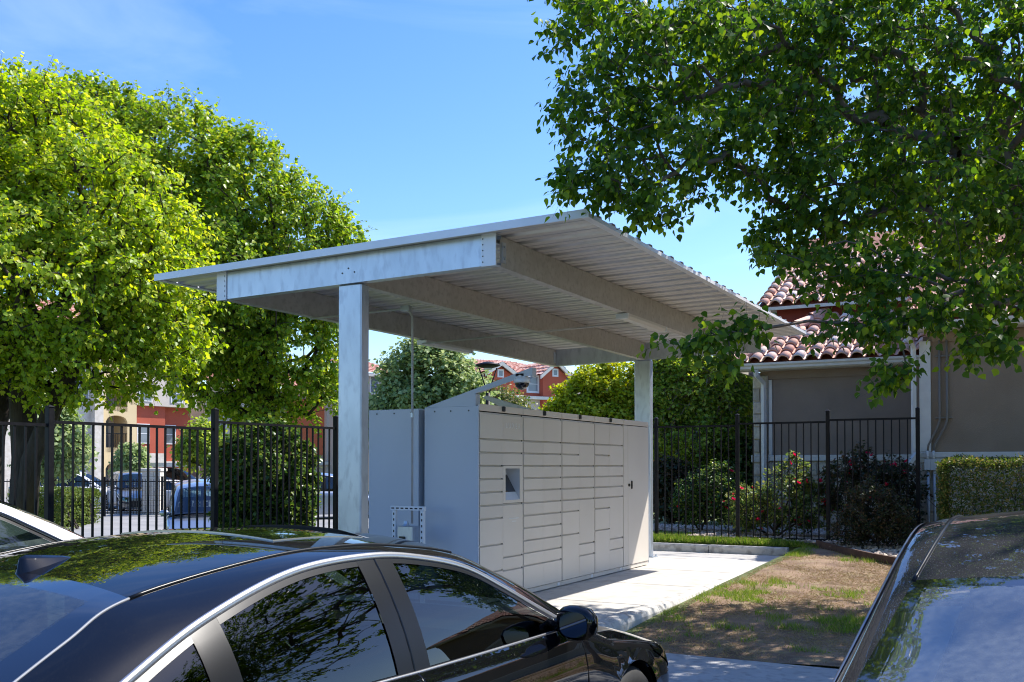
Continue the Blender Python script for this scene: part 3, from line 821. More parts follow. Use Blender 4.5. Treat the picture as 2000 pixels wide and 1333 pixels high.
# rear bank
lb = root('locker_bank', (-6.3, 11.4, .13), 'plain blue-grey back locker cabinet behind the front lockers, seen from its side', 'lockers')
MB().box((-6.62, 8.962, .16), (-5.985, 13.87, 2.19)).build('cabinet', M['locker_side'], lb)
MB().cbox((-6.64, 8.945, .155), (-5.98, 8.96, 2.205), .003).build('side_panel', M['locker_side'], lb)
MB().box((-6.64, 8.962, 2.191), (-5.98, 13.88, 2.206)).build('top_panel', M['white_trim'], lb)
m = MB()
for x in (-6.53, -6.30, -6.08): m.lathe([(0, -.004), (.009, -.003), (.009, 0)], (x, 8.945, 2.16), 8, 'y')
m.build('screw_heads', M['black'], lb)
MB().box((-6.6, 8.97, .131), (-6.0, 13.85, .159)).build('foot', M['black'], lb)
m = MB(); m.tube([(-5.93, 9.05, 2.1), (-5.94, 9.06, 1.95), (-5.92, 9.04, 1.8), (-5.935, 9.05, 1.6)], .012, 6); m.tube([(-5.92, 9.1, 2.15), (-5.93, 9.1, 2.0), (-5.95, 9.12, 1.88)], .01, 6)
setp(m.build('power_cable', M['pvc'], smooth=True), 'thin grey cable hanging in the gap between the two locker cabinets', 'cable')
t = root('camera_bracket', (-6.2, 13.0, 2.2), 'flat dark sheet metal arm rising behind the row of lockers', 'bracket')
MB().prism([(-6.9, 2.53), (-6.85, 2.56), (-5.7, 2.215), (-6.2, 2.215)], 1, 11.9, 11.98).build('arm', M['galv_warm'], t)

# ------------------------------------------------------------------ fences
def picket_mesh(h, wd=.016, name='picket'):
    return MB().box((-wd / 2, -wd / 2, 0), (wd / 2, wd / 2, h)).mesh(name, M['fence'])
def fence(name, p0, posts, topz, botz, pitch, label, postw=.06, axis=0, fixed=0., posth=.14, pk=.018, rail=.032):
    """posts: coordinates along the axis; topz/botz: one value per bay"""
    t = root(name, p0, label, 'fence')
    me = {}
    def P(a, z): return (a, fixed, z) if axis == 0 else (fixed, a, z)
    for i, a in enumerate(posts):
        tz = max(topz[max(0, i - 1)], topz[min(i, len(topz) - 1)]); bz = min(botz[max(0, i - 1)], botz[min(i, len(botz) - 1)])
        x, y, _ = P(a, 0); h = postw / 2
        MB().cbox((x - h, y - h, bz - .1), (x + h, y + h, tz + posth), .004).build('post', M['fence'], t)
        MB().add([(x - h * 1.15, y - h * 1.15, tz + posth), (x + h * 1.15, y - h * 1.15, tz + posth), (x + h * 1.15, y + h * 1.15, tz + posth), (x - h * 1.15, y + h * 1.15, tz + posth), (x, y, tz + posth + .025)],
                 [(0, 3, 2, 1), (0, 1, 4), (1, 2, 4), (2, 3, 4), (3, 0, 4)]).build('post_cap', M['fence'], t)
    for i in range(len(posts) - 1):
        a0, a1 = posts[i] + postw / 2, posts[i + 1] - postw / 2
        for z in (topz[i] - rail, botz[i] + .06):
            lo = P(a0, z); hi = P(a1, z + rail)
            k = 1 if axis == 0 else 0
            lo = list(lo); hi = list(hi); lo[k] -= rail / 2; hi[k] += rail / 2
            MB().box(lo, hi).build('rail', M['fence'], t)
        n = max(1, int(round((a1 - a0) / pitch)) - 1)
        for k in range(n):
            a = a0 + (a1 - a0) * (k + 1) / (n + 1)
            za, zz = botz[i] + .0925, topz[i] - rail - .0005
            key = round(zz - za, 3)
            if key not in me: me[key] = picket_mesh(key, pk)
            piece('picket', me[key], t, P(a, za), rot=(0, 0, random.uniform(-.02, .02)))
    return t
fence('iron_fence', (-9.0, 16.9, .3), [-9.06, -7.65, -6.2, -4.73, -3.22, -1.84], [2.30, 2.30, 2.30, 2.33, 2.36], [.27, .27, .27, .29, .29], .125,
      'black iron picket fence in front of the rose bushes and the brown building', axis=0, fixed=16.9)
fence('iron_fence', (-9.2, 6.85, .1), [2.1, 4.47, 6.85, 9.19, 11.6, 14.1, 16.8], [2.03, 2.03, 2.065, 2.155, 2.17, 2.2], [.0, .0, .04, .1, .13, .2], .124,
      'black iron picket fence along the left side, ending at the lockers', axis=1, fixed=-9.2, postw=.07, pk=.02)
# ------------------------------------------------------------------ clubhouse on the right
cb = root('clubhouse', (-1.8, 18.4, .3), 'brown stucco building with limestone base, white trim and clay barrel tile roof', 'building')
WY, WR = 19.5, 17.3
MB().box((-4.98, WY, .2), (-1.6, WY + .2, 3.62)).build('wall', M['stucco_dk'], cb)
MB().box((-1.70, WR, .2), (7.5, WR + .2, 3.75)).build('wall', M['stucco'], cb)
MB().box((-1.82, WR + .21, .2), (-1.62, WY - .01, 3.7)).build('wall', M['stucco'], cb)
MB().box((-5.05, WY + .21, .2), (-4.85, 27, 4.0)).build('wall', M['stucco_dk'], cb)
MB().cbox((-4.93, WY - .03, 3.28), (-1.9, WY - .002, 3.46), .004).build('frieze', M['stucco_dk'], cb)
MB().cbox((-1.665, WR - .03, 3.58), (7.5, WR - .002, 3.72), .004).build('frieze', M['stucco'], cb)
MB().cbox((-4.96, WY - .06, 1.685), (-1.86, WY - .001, 1.80), .008).build('sill_band', M['trim'], cb)
MB().cbox((-1.86, WR - .06, 1.72), (7.5, WR - .002, 1.81), .008).cbox((-1.86, WR - .045, 1.65), (7.5, WR - .002, 1.712), .006).build('sill_band', M['trim'], cb)
MB().cbox((-1.85, WR - .05, 1.815), (-1.68, WR + .12, 3.6), .006).build('corner_trim', M['trim'], cb)
MB().cbox((-4.83, WY - .04, 1.805), (-4.76, WY - .001, 3.27), .005).build('corner_trim', M['trim'], cb)
MB().box((-5.02, WY - .012, .2), (-1.8, WY - .001, 1.68)).build('mortar_bed', M['mortar'], cb)
MB().box((-1.86, WR - .02, .2), (7.5, WR - .003, 1.64)).build('mortar_bed', M['mortar'], cb)
MB().box((-5.13, WY - .06, .2), (-4.84, WY + .2, 3.35)).build('mortar_bed', M['mortar'], cb)
rs = random.Random(11)
def stone_mesh():
    m = MB(); n = 0
    vs = []
    j = lambda a: a + rs.uniform(-.035, .035)
    for y, k in ((0, 0), (-1, .07)):
        vs += [(j(k), y, j(k)), (j(1 - k), y, j(k)), (j(1 - k), y, j(1 - k)), (j(k), y, j(1 - k))]
    vs.append((.5 + rs.uniform(-.2, .2), -1.15, .5 + rs.uniform(-.2, .2)))
    m.add(vs, [(0, 1, 5, 4), (1, 2, 6, 5), (2, 3, 7, 6), (3, 0, 4, 7), (4, 5, 8), (5, 6, 8), (6, 7, 8), (7, 4, 8)])
    return m.mesh('stone', M['stone'])
stones = [stone_mesh() for _ in range(8)]
def courses(x0, x1, y, zs, wmin, wmax, depth=.03):
    for z0, z1, a, b2 in zs:
        x = x0
        while x < x1 - .03:
            wd = rs.uniform(a, b2)
            if x + wd > x1 - .06: wd = x1 - x
            piece('stone', rs.choice(stones), cb, (x + .006, y, z0 + .006), scale=(wd - .012, depth * rs.uniform(.8, 1.3), z1 - z0 - .012))
            x += wd
courses(-4.82, -1.9, WY - .012, [(1.40, 1.68, .10, .24), (1.16, 1.40, .24, .5), (.93, 1.16, .2, .45), (.70, .93, .25, .5), (.48, .70, .2, .45), (.25, .48, .25, .5)], 0, 0)
courses(-5.13, -4.84, WY - .06, [(z, z + .22, .12, .30) for z in np.arange(.3, 1.6, .22)] + [(z, z + .25, .13, .30) for z in np.arange(1.85, 3.2, .25)], 0, 0)
courses(-1.85, .6, WR - .02, [(1.36, 1.64, .14, .32), (1.1, 1.36, .2, .42), (.84, 1.1, .24, .45), (.58, .84, .2, .42), (.30, .58, .25, .5)], 0, 0)
MB().cbox((-5.16, WY - .10, 1.66), (-4.82, WY + .2, 1.80), .01).build('column_band', M['mortar'], cb)
# eaves
MB().box((-5.40, WY - .36, 3.44), (-1.9, WY - .0, 3.462)).build('soffit', M['trim'], cb)
MB().box((-2.2, WR - .36, 3.74), (7.5, WR + .0, 3.762)).build('soffit', M['trim'], cb)
def gutter(x0, x1, y, z):
    prof = [(y, z), (y - .02, z), (y - .05, z + .02), (y - .055, z + .06), (y - .085, z + .085), (y - .09, z + .125), (y - .075, z + .125), (y - .07, z + .11), (y, z + .10)]
    return MB().prism(prof, 0, x0, x1).build('gutter', M['trim'], cb)
gutter(-5.44, -1.88, WY - .36, 3.445); gutter(-2.25, 7.5, WR - .36, 3.745)
MB().cbox((-5.44, WY - .358, 3.445), (-5.41, WY + 6, 3.57), .003).build('fascia', M['trim'], cb)
def downspout(pts, wd=.075):
    m = MB(); m.tube(pts, wd * .6, 4, True); return m.build('downspout', M['trim'], cb)
downspout([(-4.98, WY - .40, 3.44), (-4.98, WY - .38, 3.34), (-4.90, WY - .14, 3.2), (-4.90, WY - .12, 3.1), (-4.90, WY - .12, .75)], .085)
downspout([(-1.98, WR - .38, 3.74), (-1.97, WR - .3, 3.62), (-1.93, WR - .12, 3.5), (-1.93, WR - .1, 3.4), (-1.93, WR - .1, 1.7)], .07)
downspout([(-1.86, WR - .12, 1.86), (-1.88, WR - .13, 1.8), (-2.0, WR - .2, 1.62), (-2.0, WR - .2, 1.55), (-2.0, WR - .2, .52)], .075)
MB().cbox((-2.07, WR - .3, .27), (-1.93, WR - .12, .52), .01).build('drain_boot', M['black'], cb)
# painted pipes with boxes
for k, (xa, xb) in enumerate(((-1.55, -1.73), (-1.44, -1.64))):
    m = MB(); y = WR - .045
    m.tube([(xa, y, 3.6), (xa, y, 2.33), (xa - .03, y, 2.22), (xb + .01, y, 1.92), (xb, y, 1.83)], .017, 8).build('conduit', M['pipe'], cb, smooth=True)
    MB().tube([(xb, y - .03, 1.83), (xb, y - .06, 1.7)], .02, 8).build('conduit', M['trim'], cb, smooth=True)
    MB().cbox((xb - .045, y - .1, 1.52), (xb + .045, y - .02, 1.69), .005).build('junction_box', M['trim'], cb)
    MB().tube([(xb + .01, y - .05, 1.52), (xb + .01, y - .05, .3)], .022, 8).build('conduit', M['pvc'], cb, smooth=True)
for z in (3.35, 2.36):
    MB().cbox((-1.62, WR - .04, z - .012), (-1.36, WR - .004, z + .012), .003).build('pipe_strap', M['pipe'], cb)
# clay tiles
def tile_mesh(mat, pitch=.27, ln=.42):
    m = MB(); n = 9; vs = []
    for y, sc_, lift in ((0, 1., .035), (ln, .86, .0)):
        for t_ in (1., .86):
            for k in range(n):
                a = math.pi * k / (n - 1)
                vs.append((-math.cos(a) * pitch * .42 * sc_ * (1 if t_ == 1 else .9), y, math.sin(a) * pitch * .36 * sc_ * t_ + lift - (.012 if t_ < 1 else 0)))
    fs = []
    for k in range(n - 1):
        fs.append((k, k + 1, 2 * n + k + 1, 2 * n + k)); fs.append((n + k, 3 * n + k, 3 * n + k + 1, n + k + 1)); fs.append((k, n + k, n + k + 1, k + 1))
    # trough beside the barrel
    b0 = len(vs)
    for y, lift in ((0, .02), (ln, -.015)):
        for k in range(5):
            a = math.pi * k / 4
            vs.append((pitch * .5 - math.cos(a) * pitch * .16 , y, lift + .028 - math.sin(a) * .028))
    for k in range(4): fs.append((b0 + k, b0 + k + 1, b0 + 5 + k + 1, b0 + 5 + k))
    m.add(vs, fs)
    me = m.mesh('roof_tile', mat, smooth=False)
    me.shade_smooth()
    return me
tiles = [tile_mesh(M['tile%d' % i]) for i in range(5)]
wts = [4, 3, 1, 3, 4]
def tile_roof(x0, x1, y0, z0, slope, rows, hipf=None, step=.355, yoff=0):
    th = math.atan(slope)
    for r_ in range(rows):
        s = r_ * step; y = y0 + s * math.cos(th); z = z0 + s * math.sin(th)
        x = x0 + .135
        while x < x1:
            if hipf is None or x > hipf(y + .1):
                piece('roof_tile', rs.choices(tiles, wts)[0], cb, (x + rs.uniform(-.006, .006), y + rs.uniform(-.008, .008), z), rot=(th + rs.uniform(-.015, .015), 0, rs.uniform(-.02, .02)))
            x += .27
def deck(x0, x1, y0, y1, z0, slope, name='roof_deck', xl1=None):
    zf = lambda y: z0 + slope * (y - y0)
    m = MB(); xa = xl1 if xl1 is not None else x0
    P = [(x0, y0, zf(y0)), (x1, y0, zf(y0)), (x1, y1, zf(y1)), (xa, y1, zf(y1))]
    m.add(P + [(p[0], p[1], p[2] - .06) for p in P], [(0, 1, 2, 3), (7, 6, 5, 4), (0, 4, 5, 1), (1, 5, 6, 2), (2, 6, 7, 3), (3, 7, 4, 0)])
    return m.build(name, M['tiledeck'], cb)
deck(-5.34, -1.5, 19.12, 21.4, 3.565, .5, xl1=-4.12)
tile_roof(-5.40, -1.9, 19.06, 3.575, .5, 7, hipf=lambda y: -5.36 + (y - 19.1) * .55)
# hip: cap tiles
hip0 = np.array((-5.42, 19.0, 3.62)); hip1 = np.array((-4.12, 21.4, 4.80))
for k in range(6):
    a = hip0 + (hip1 - hip0) * k / 6.; b2 = hip0 + (hip1 - hip0) * (k + 1.12) / 6.
    MB().tube([a + (0, 0, .03), b2 + (0, 0, -.0)], [.125, .105], 12, False).build('hip_tile', M['tile%d' % (0 if k % 2 else 4)], cb, smooth=True)
# hip side face falling to the left
MB().add([(-5.36, 19.12, 3.56), (-4.12, 21.4, 4.70), (-4.12, 27, 4.70), (-5.36, 27, 3.56)], [(0, 1, 2, 3)]).build('roof_deck', M['tiledeck'], cb)
MB().box((-5.15, 21.5, 3.9), (-.6, 21.65, 5.0)).build('upper_wall', M['redsh'], cb)
deck(-5.5, -.4, 21.25, 26.2, 4.98, .5)
tile_roof(-5.52, -.9, 21.18, 4.99, .5, 10, step=.355)
MB().cbox((-5.5, 21.2, 4.90), (-.5, 21.24, 4.97), .004).build('fascia', M['trim'], cb)
MB().add([(-5.5, 21.25, 4.9), (-5.5, 26.2, 4.9), (-5.5, 26.2, 7.4)], [(0, 1, 2)]).build('gable', M['stucco'], cb)
deck(-2.1, 7.5, 16.93, 21, 3.87, .42)
tile_roof(-2.15, .6, 16.86, 3.88, .42, 4)

# the rest of the wing roof, beyond what the photograph shows
wm = MB(); xx = np.arange(.72, 7, .0675); rows_ = []
for c_ in range(5):
    for f_, lf in ((0, .05), (.98, .0)):
        y_ = 16.86 + (c_ + f_) * .33; rows_.append(np.stack([xx, np.full(len(xx), y_), 3.89 + (y_ - 16.86) * .42 + lf + .09 * np.abs(np.sin(xx / .27 * np.pi))], -1))
setp(wm.grid(np.array(rows_)).build('roof_tile', M['tile0'], cb), kind='stuff')
kk = 1.0575
cb.location = (cb.location[0] * kk, cb.location[1] * kk, CAMZ + (cb.location[2] - CAMZ) * kk)
cb.scale = (kk, kk, kk)
# ------------------------------------------------------------------ planting bed
ed = root('bed_edging', (-2.6, 15.2, .2), 'rusty brown steel edging curving round the gravel flower bed to a short timber stub', 'edging')
pts = [(-6.6, 16.86), (-5.0, 16.82), (-3.9, 16.72), (-3.3, 16.4), (-2.75, 15.6), (-2.2, 14.9), (-1.75, 14.45), (-1.2, 14.25)]
m = MB()
for (xa, ya), (xb, yb) in zip(pts[:-1], pts[1:]):
    d = np.array([xb - xa, yb - ya]); n_ = np.array([-d[1], d[0]]) / np.linalg.norm(d) * .02
    for_z = [float(gz(xa, ya)), float(gz(xb, yb))]
    h = .05 if xa < -3.4 else .13
    P = []
    for (x, y, z) in ((xa, ya, for_z[0]), (xb, yb, for_z[1])):
        P += [(x - n_[0], y - n_[1], z - .05), (x + n_[0], y + n_[1], z - .05), (x + n_[0], y + n_[1], z + h), (x - n_[0], y - n_[1], z + h)]
    m.add(P, [(0, 1, 2, 3), (7, 6, 5, 4), (0, 4, 5, 1), (1, 5, 6, 2), (2, 6, 7, 3), (3, 7, 4, 0)])
m.build('strip', M['edging'], ed)
MB().cbox((-1.80, 14.33, .1), (-1.68, 14.45, .42), .008).build('stub', M['edging'], ed)
def inbed(x, y):
    ex = np.interp(x, [p[0] for p in pts], [p[1] for p in pts])
    return (y > ex + .04)
bedz = lambda X, Y: np.where(Y > 16.8, .325, gz(X, Y) + .07) - .0
# bed sheet as polygon
P = [(p[0], p[1] + .02) for p in pts] + [(3.6, 14.4), (3.6, 18.28), (-1.92, 18.28), (-1.92, 20.58), (-6.6, 20.58)]
me = MB().add([(p[0], p[1], float(bedz(np.array(p[0]), np.array(p[1])))) for p in P], [tuple(range(len(P)))])
me.build('flower_bed', M['mulch'], kind='structure')
# rocks
def icorock(rg):
    import bmesh
    bm = bmesh.new(); bmesh.ops.create_icosphere(bm, subdivisions=1, radius=1)
    for v in bm.verts: v.co *= rg.uniform(.75, 1.2)
    bm.verts.index_update()
    V = np.array([v.co[:] for v in bm.verts]); Fc = np.array([[v.index for v in f.verts] for f in bm.faces]); bm.free()
    return V, Fc
rg = np.random.default_rng(3)
temps = [icorock(rg) for _ in range(6)]
def rocks(name, xy, z, smin, smax, mat, **kw):
    Vs = []; Fs = []; o = 0
    for k in range(len(xy)):
        V, Fc = temps[k % 6]
        s = rg.uniform(smin, smax) * np.array([1, rg.uniform(.6, 1), rg.uniform(.4, .7)])
        a = rg.uniform(0, 6.3); ca, sa = math.cos(a), math.sin(a)
        W = V * s; W = np.stack([W[:, 0] * ca - W[:, 1] * sa, W[:, 0] * sa + W[:, 1] * ca, W[:, 2]], 1) + (xy[k][0], xy[k][1], z[k])
        Vs.append(W); Fs.append(Fc + o); o += len(V)
    return link(name, arr_mesh(name, np.concatenate(Vs), np.concatenate(Fs), mat), kind='stuff', **kw)
xy = rg.uniform((-7.6, 14.4), (.4, 20.4), (12000, 2)); xy = xy[inbed(xy[:, 0], xy[:, 1])][:8500]
xy = xy[~((xy[:, 0] > -1.95) & (xy[:, 1] > 18.2))]
xy = xy[~((xy[:, 0] < -5.75) & (xy[:, 1] < 18.3))]
rocks('gravel', xy, bedz(xy[:, 0], xy[:, 1]) + .012, .018, .052, M['rock'], label='pale river gravel covering the flower bed around the roses', category='gravel') if False else \
    setp(rocks('gravel', xy, bedz(xy[:, 0], xy[:, 1]) + .012, .018, .052, M['rock']), 'pale river gravel covering the flower bed around the roses', 'gravel')

# ------------------------------------------------------------------ grass
def vnoise(x, y, s, seed):
    r_ = np.random.default_rng(seed); T = r_.random((64, 64))
    u = x * s + 31.7; v = y * s + 17.3
    i = np.floor(u).astype(int); j = np.floor(v).astype(int); fu = u - i; fv = v - j
    fu = fu * fu * (3 - 2 * fu); fv = fv * fv * (3 - 2 * fv)
    g = lambda a, b2: T[a % 64, b2 % 64]
    return (g(i, j) * (1 - fu) + g(i + 1, j) * fu) * (1 - fv) + (g(i, j + 1) * (1 - fu) + g(i + 1, j + 1) * fu) * fv
BL = (np.array([(-.06, 0, 0), (.06, 0, 0), (.02, 1., .25)], float), np.array([(0, 1, 2)]))
def blades(name, xy, z, hmin, hmax, mat, label, rg, flatten=.0, parent=None):
    n = len(xy)
    pos = np.stack([xy[:, 0], xy[:, 1], z], 1)
    u = norm(rg.normal(size=(n, 3)) * (.45 + flatten) + np.array([0, 0, 1. - flatten * .8])); u[:, 2] = np.abs(u[:, 2]) * (1 - flatten * .6)
    nr = rg.normal(size=(n, 3)); nr[:, 2] *= .3
    V, Q = leaf_arrays(pos, u, nr, rg.uniform(hmin, hmax, n), BL)
    o = link(name, arr_mesh(name, V, Q, mat), parent); return setp(o, label, 'grass', kind='stuff') if label else o
rg = np.random.default_rng(5)
lawnz = lambda x, y: gz(x, y) + .02
xy = rg.uniform((-3.5, 8.15), (4, 16.8), (520000, 2))
n1 = vnoise(xy[:, 0], xy[:, 1], 1.6, 1) * .42 + vnoise(xy[:, 0], xy[:, 1], 4.5, 2) * .38 + vnoise(xy[:, 0], xy[:, 1], 11, 3) * .2
edge_ = np.exp(-((xy[:, 0] + 3.45) / .3) ** 2) * .10 + np.exp(-((xy[:, 1] - 16.6) / .5) ** 2) * .25
band = .04 * np.exp(-((xy[:, 1] - 11.0) / 1.3) ** 2) - .20 * np.exp(-((xy[:, 1] - 13.6) / .9) ** 2) - .16 * np.exp(-((xy[:, 1] - 8.5) / .7) ** 2)
dens = np.clip((n1 + edge_ + band - .555) * 7, 0, 1)
k = rg.random(len(xy)) < dens * .55
k &= ~inbed(xy[:, 0], xy[:, 1])
g1 = xy[k]
blades('grass', g1, lawnz(g1[:, 0], g1[:, 1]), .03, .075, M['grass'], 'patches of short green grass on the dry lawn beside the slab', rg)
k = rg.random(len(xy)) < (1 - dens) * .22 + .02
k &= ~inbed(xy[:, 0], xy[:, 1])
g2 = xy[k]
blades('dry_grass', g2, lawnz(g2[:, 0], g2[:, 1]), .02, .06, M['straw'], 'thin straw coloured dead grass scattered over the bare lawn', rg, flatten=.7)
xy = rg.uniform((-9.0, 16.46), (-3.2, 16.88), (42000, 2)); 
ex = np.interp(xy[:, 0], [p[0] for p in pts], [p[1] for p in pts]); xy = xy[xy[:, 1] < ex]
blades('grass', xy, gz(xy[:, 0], xy[:, 1]), 0.06, .13, M['grass'], 'bright green strip of grass between the slab kerb and the iron fence', rg)
xy = rg.uniform((-9.5, 16.95), (-5.8, 18.2), (26000, 2))
blades('grass', xy, gz(xy[:, 0], xy[:, 1]), .04, .09, M['grass'], 'sunlit patch of lawn just behind the iron fence', rg)
# fallen leaves
xy = rg.uniform((-3.4, 8.2), (1.5, 16), (900, 2)); n = len(xy)
V, Q = leaf_arrays(np.stack([xy[:, 0], xy[:, 1], lawnz(xy[:, 0], xy[:, 1]) + .02], 1), norm(rg.normal(size=(n, 3)) * (1, 1, .15)), np.array([0, 0, 1.]) + rg.normal(size=(n, 3)) * .2, rg.uniform(.02, .05, n), OVAL)
setp(link('fallen_leaves', arr_mesh('fallen_leaves', V, Q, M['straw'])), 'small dry leaves lying on the lawn', 'leaves', kind='stuff')

# ------------------------------------------------------------------ shrubs
def bush(name, base, blobs, npts, label, lmat, bmat='bark', size=.04, tw=4, tlen=.16, m=6, seed=3, cat='bush', stems=5, tmpl=HEART, group=None, blooms=0, shell=.2, petal='petal', droop=.1, rad=None, **kw):
    rg = np.random.default_rng(seed)
    trunk = [np.array(base) + (0, 0, -.05), np.array(base) + (0, 0, .1)]
    t = tree(name, base, trunk, blobs, npts, label, cat, M[lmat], M[bmat], r_tip=.0035, tw=tw, tlen=tlen, m=m, size=size, tmpl=tmpl, group=group, seed=seed, shell=shell, droop=droop, follow=.6, maxr=.02, **kw)
    if blooms:
        import itertools
        pt = sample_blobs(blobs, blooms, rg, .8)
        pm_ = MB()
        for ring, (cnt, r_, tilt) in enumerate(((5, 1., .5), (4, .7, 1.), (3, .4, 1.3))):
            for k in range(cnt):
                a = 2 * math.pi * k / cnt + ring * .6
                u = np.array([math.cos(a) * math.cos(tilt), math.sin(a) * math.cos(tilt), math.sin(tilt)]); s_ = np.array([-math.sin(a), math.cos(a), 0])
                pm_.add([(0, 0, 0), u * r_ * .6 + s_ * .4 * r_, u * r_, u * r_ * .6 - s_ * .4 * r_], [(0, 1, 2, 3)])
        me = pm_.mesh('bloom', M[petal])
        for p in pt:
            d = np.array([0, 0, CAMZ]) - p; d /= np.linalg.norm(d)
            p = p + d * .08
            piece('bloom', me, t, p, rot=(rg.uniform(-.9, .9) + .5, rg.uniform(-.6, .6), rg.uniform(0, 6)), scale=(rg.uniform(.04, .065),) * 3)
    return t
bush('rose_bush', (-4.35, 17.9, .32), [(-4.75, 17.9, .85, .45, .4, .45), (-4.2, 17.95, 1.0, .5, .4, .55), (-3.75, 18.0, .9, .45, .4, .45), (-4.0, 18.1, 1.5, .22, .2, .3)], 330,
     'sunlit yellow-green rose bush with red blooms behind the iron fence', 'leaf_rose', blooms=34, size=.045, seed=21, m=6, tw=4)
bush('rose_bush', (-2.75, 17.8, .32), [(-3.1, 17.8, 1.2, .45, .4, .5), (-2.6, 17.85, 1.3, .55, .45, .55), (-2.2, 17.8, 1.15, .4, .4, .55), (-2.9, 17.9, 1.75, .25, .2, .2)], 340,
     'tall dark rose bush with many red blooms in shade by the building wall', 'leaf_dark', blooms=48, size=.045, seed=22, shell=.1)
bush('rose_bush', (-5.9, 18.6, .32), [(-6.05, 18.6, .95, .4, .35, .5), (-5.55, 18.55, 1.15, .4, .35, .55), (-5.2, 18.6, .8, .35, .35, .4)], 300,
     'loose dark green rose bush with reddish tips left of the sunlit one', 'leaf_shrub', blooms=7, size=.045, seed=23, shell=.1)
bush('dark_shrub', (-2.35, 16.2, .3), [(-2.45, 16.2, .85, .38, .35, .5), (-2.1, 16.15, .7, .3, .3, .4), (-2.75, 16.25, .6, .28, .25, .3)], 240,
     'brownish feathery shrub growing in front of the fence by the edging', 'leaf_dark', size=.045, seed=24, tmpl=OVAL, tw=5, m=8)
# clipped hedge
def hedge(name, lo, hi, n, label, lmat, size, seed, bm='bark', rzn=None, sparse=0.):
    rg = np.random.default_rng(seed)
    lo = np.array(lo, float); hi = np.array(hi, float)
    c = (lo + hi) / 2; t = root(name, (c[0], c[1], lo[2]), label, 'hedge')
    p = rg.uniform(lo, hi, (n, 3))
    # push most leaves to the skin
    k = rg.random(n) < .75; ax = rg.integers(0, 3, n); side = rg.random(n) < .6
    for a in range(3):
        m_ = k & (ax == a)
        p[m_ & side, a] = (lo[a] if a < 2 else hi[a]) + rg.normal(size=(m_ & side).sum()) * .03
        p[m_ & ~side, a] = hi[a] + rg.normal(size=(m_ & ~side).sum()) * .03
    bump_ = .05 * np.sin(p[:, 0] * 7) * np.sin(p[:, 1] * 6 + 1) ; p[:, 2] += bump_ * (p[:, 2] > c[2])
    if sparse:
        nn = vnoise(p[:, 0] + p[:, 1], p[:, 2], 3.2, seed); p = p[(nn > sparse) | (p[:, 2] > hi[2] - .12)]
    n = len(p)
    out = norm((p - c) / (hi - lo))
    u = out * .5 + rg.normal(size=(n, 3)) * .6; nr = out + rg.normal(size=(n, 3)) * .6
    V, Q = leaf_arrays(p - LOC[t.name], u, nr, size * rg.uniform(.7, 1.3, n), OVAL)
    link('foliage', arr_mesh('foliage', V, Q, M[lmat]), t, kind='stuff')
    m = 45
    b0 = rg.uniform(lo, hi, (m, 3)); b0[:, 2] = lo[2]; b1 = b0 + rg.normal(size=(m, 3)) * (.18, .18, 0); b1[:, 2] = rg.uniform(c[2], hi[2] - .03, m)
    bm_ = (b0 + b1) / 2 + rg.normal(size=(m, 3)) * .05
    V1, Q1 = frusta(b0 - LOC[t.name], bm_ - LOC[t.name], np.full(m, .009), np.full(m, .006), 4); V2, Q2 = frusta(bm_ - LOC[t.name], b1 - LOC[t.name], np.full(m, .006), np.full(m, .003), 4)
    link('stems', arr_mesh('stems', np.concatenate([V1, V2]), np.concatenate([Q1, Q2 + len(V1)]), M[bm]), t, kind='stuff')
    return t
hedge('hedge', (-1.42, 16.05, .34), (1.6, 16.75, 1.64), 46000, 'sparse green and brown hedge against the brown wall at the right', 'leaf_hedge', .04, 31, sparse=.18)

# round shrub beyond the left fence
c = at(520, 925, 15.5)
bush('round_shrub', (c[0], c[1], -.2), [(c[0], c[1], c[2] - .02, .78, .78, .80), (c[0], c[1], c[2] - .5, .74, .74, .7)], 950, 'large round glossy shrub behind the left fence', 'leaf_shrub', size=.062, seed=41, shell=.55, m=7, tw=4, tlen=.15, cat='shrub')
# ------------------------------------------------------------------ cars
def crom(K, t):
    K = np.asarray(K, float); n = len(K)
    t = np.clip(np.asarray(t, float), 0, n - 1 - 1e-9); i = np.floor(t).astype(int); f = (t - i)[..., None]
    g = lambda j: K[np.clip(j, 0, n - 1)]
    p0, p1, p2, p3 = g(i - 1), g(i), g(i + 1), g(i + 2)
    p0 = np.where((i == 0)[..., None], 2 * p1 - p2, p0); p3 = np.where((i >= n - 2)[..., None], 2 * p2 - p1, p3)
    return .5 * (2 * p1 + (p2 - p0) * f + (2 * p0 - 5 * p1 + 4 * p2 - p3) * f ** 2 + (3 * p1 - p0 - 3 * p2 + p3) * f ** 3)
SED_W = [(1.50, .80, .955), (1.80, .765, 1.085), (2.02, .735, 1.185), (2.27, .695, 1.29), (2.55, .665, 1.35), (2.84, .65, 1.378), (3.24, .65, 1.362), (3.65, .695, 1.275), (3.95, .735, 1.165), (4.25, .785, 1.03)]
SED_D = [(1.38, .74, .975), (1.70, .69, 1.13), (1.95, .65, 1.235), (2.22, .60, 1.335), (2.55, .565, 1.385), (2.85, .55, 1.405), (3.25, .54, 1.395), (3.78, .53, 1.325), (4.02, .57, 1.24), (4.38, .64, 1.09)]
SED_C = [(1.12, 0, 1.0), (1.48, 0, 1.16), (1.76, 0, 1.275), (2.08, 0, 1.385), (2.50, 0, 1.432), (2.85, 0, 1.450), (3.25, 0, 1.438), (3.74, 0, 1.365), (4.06, 0, 1.265), (4.50, 0, 1.11)]
L0 = 4.86
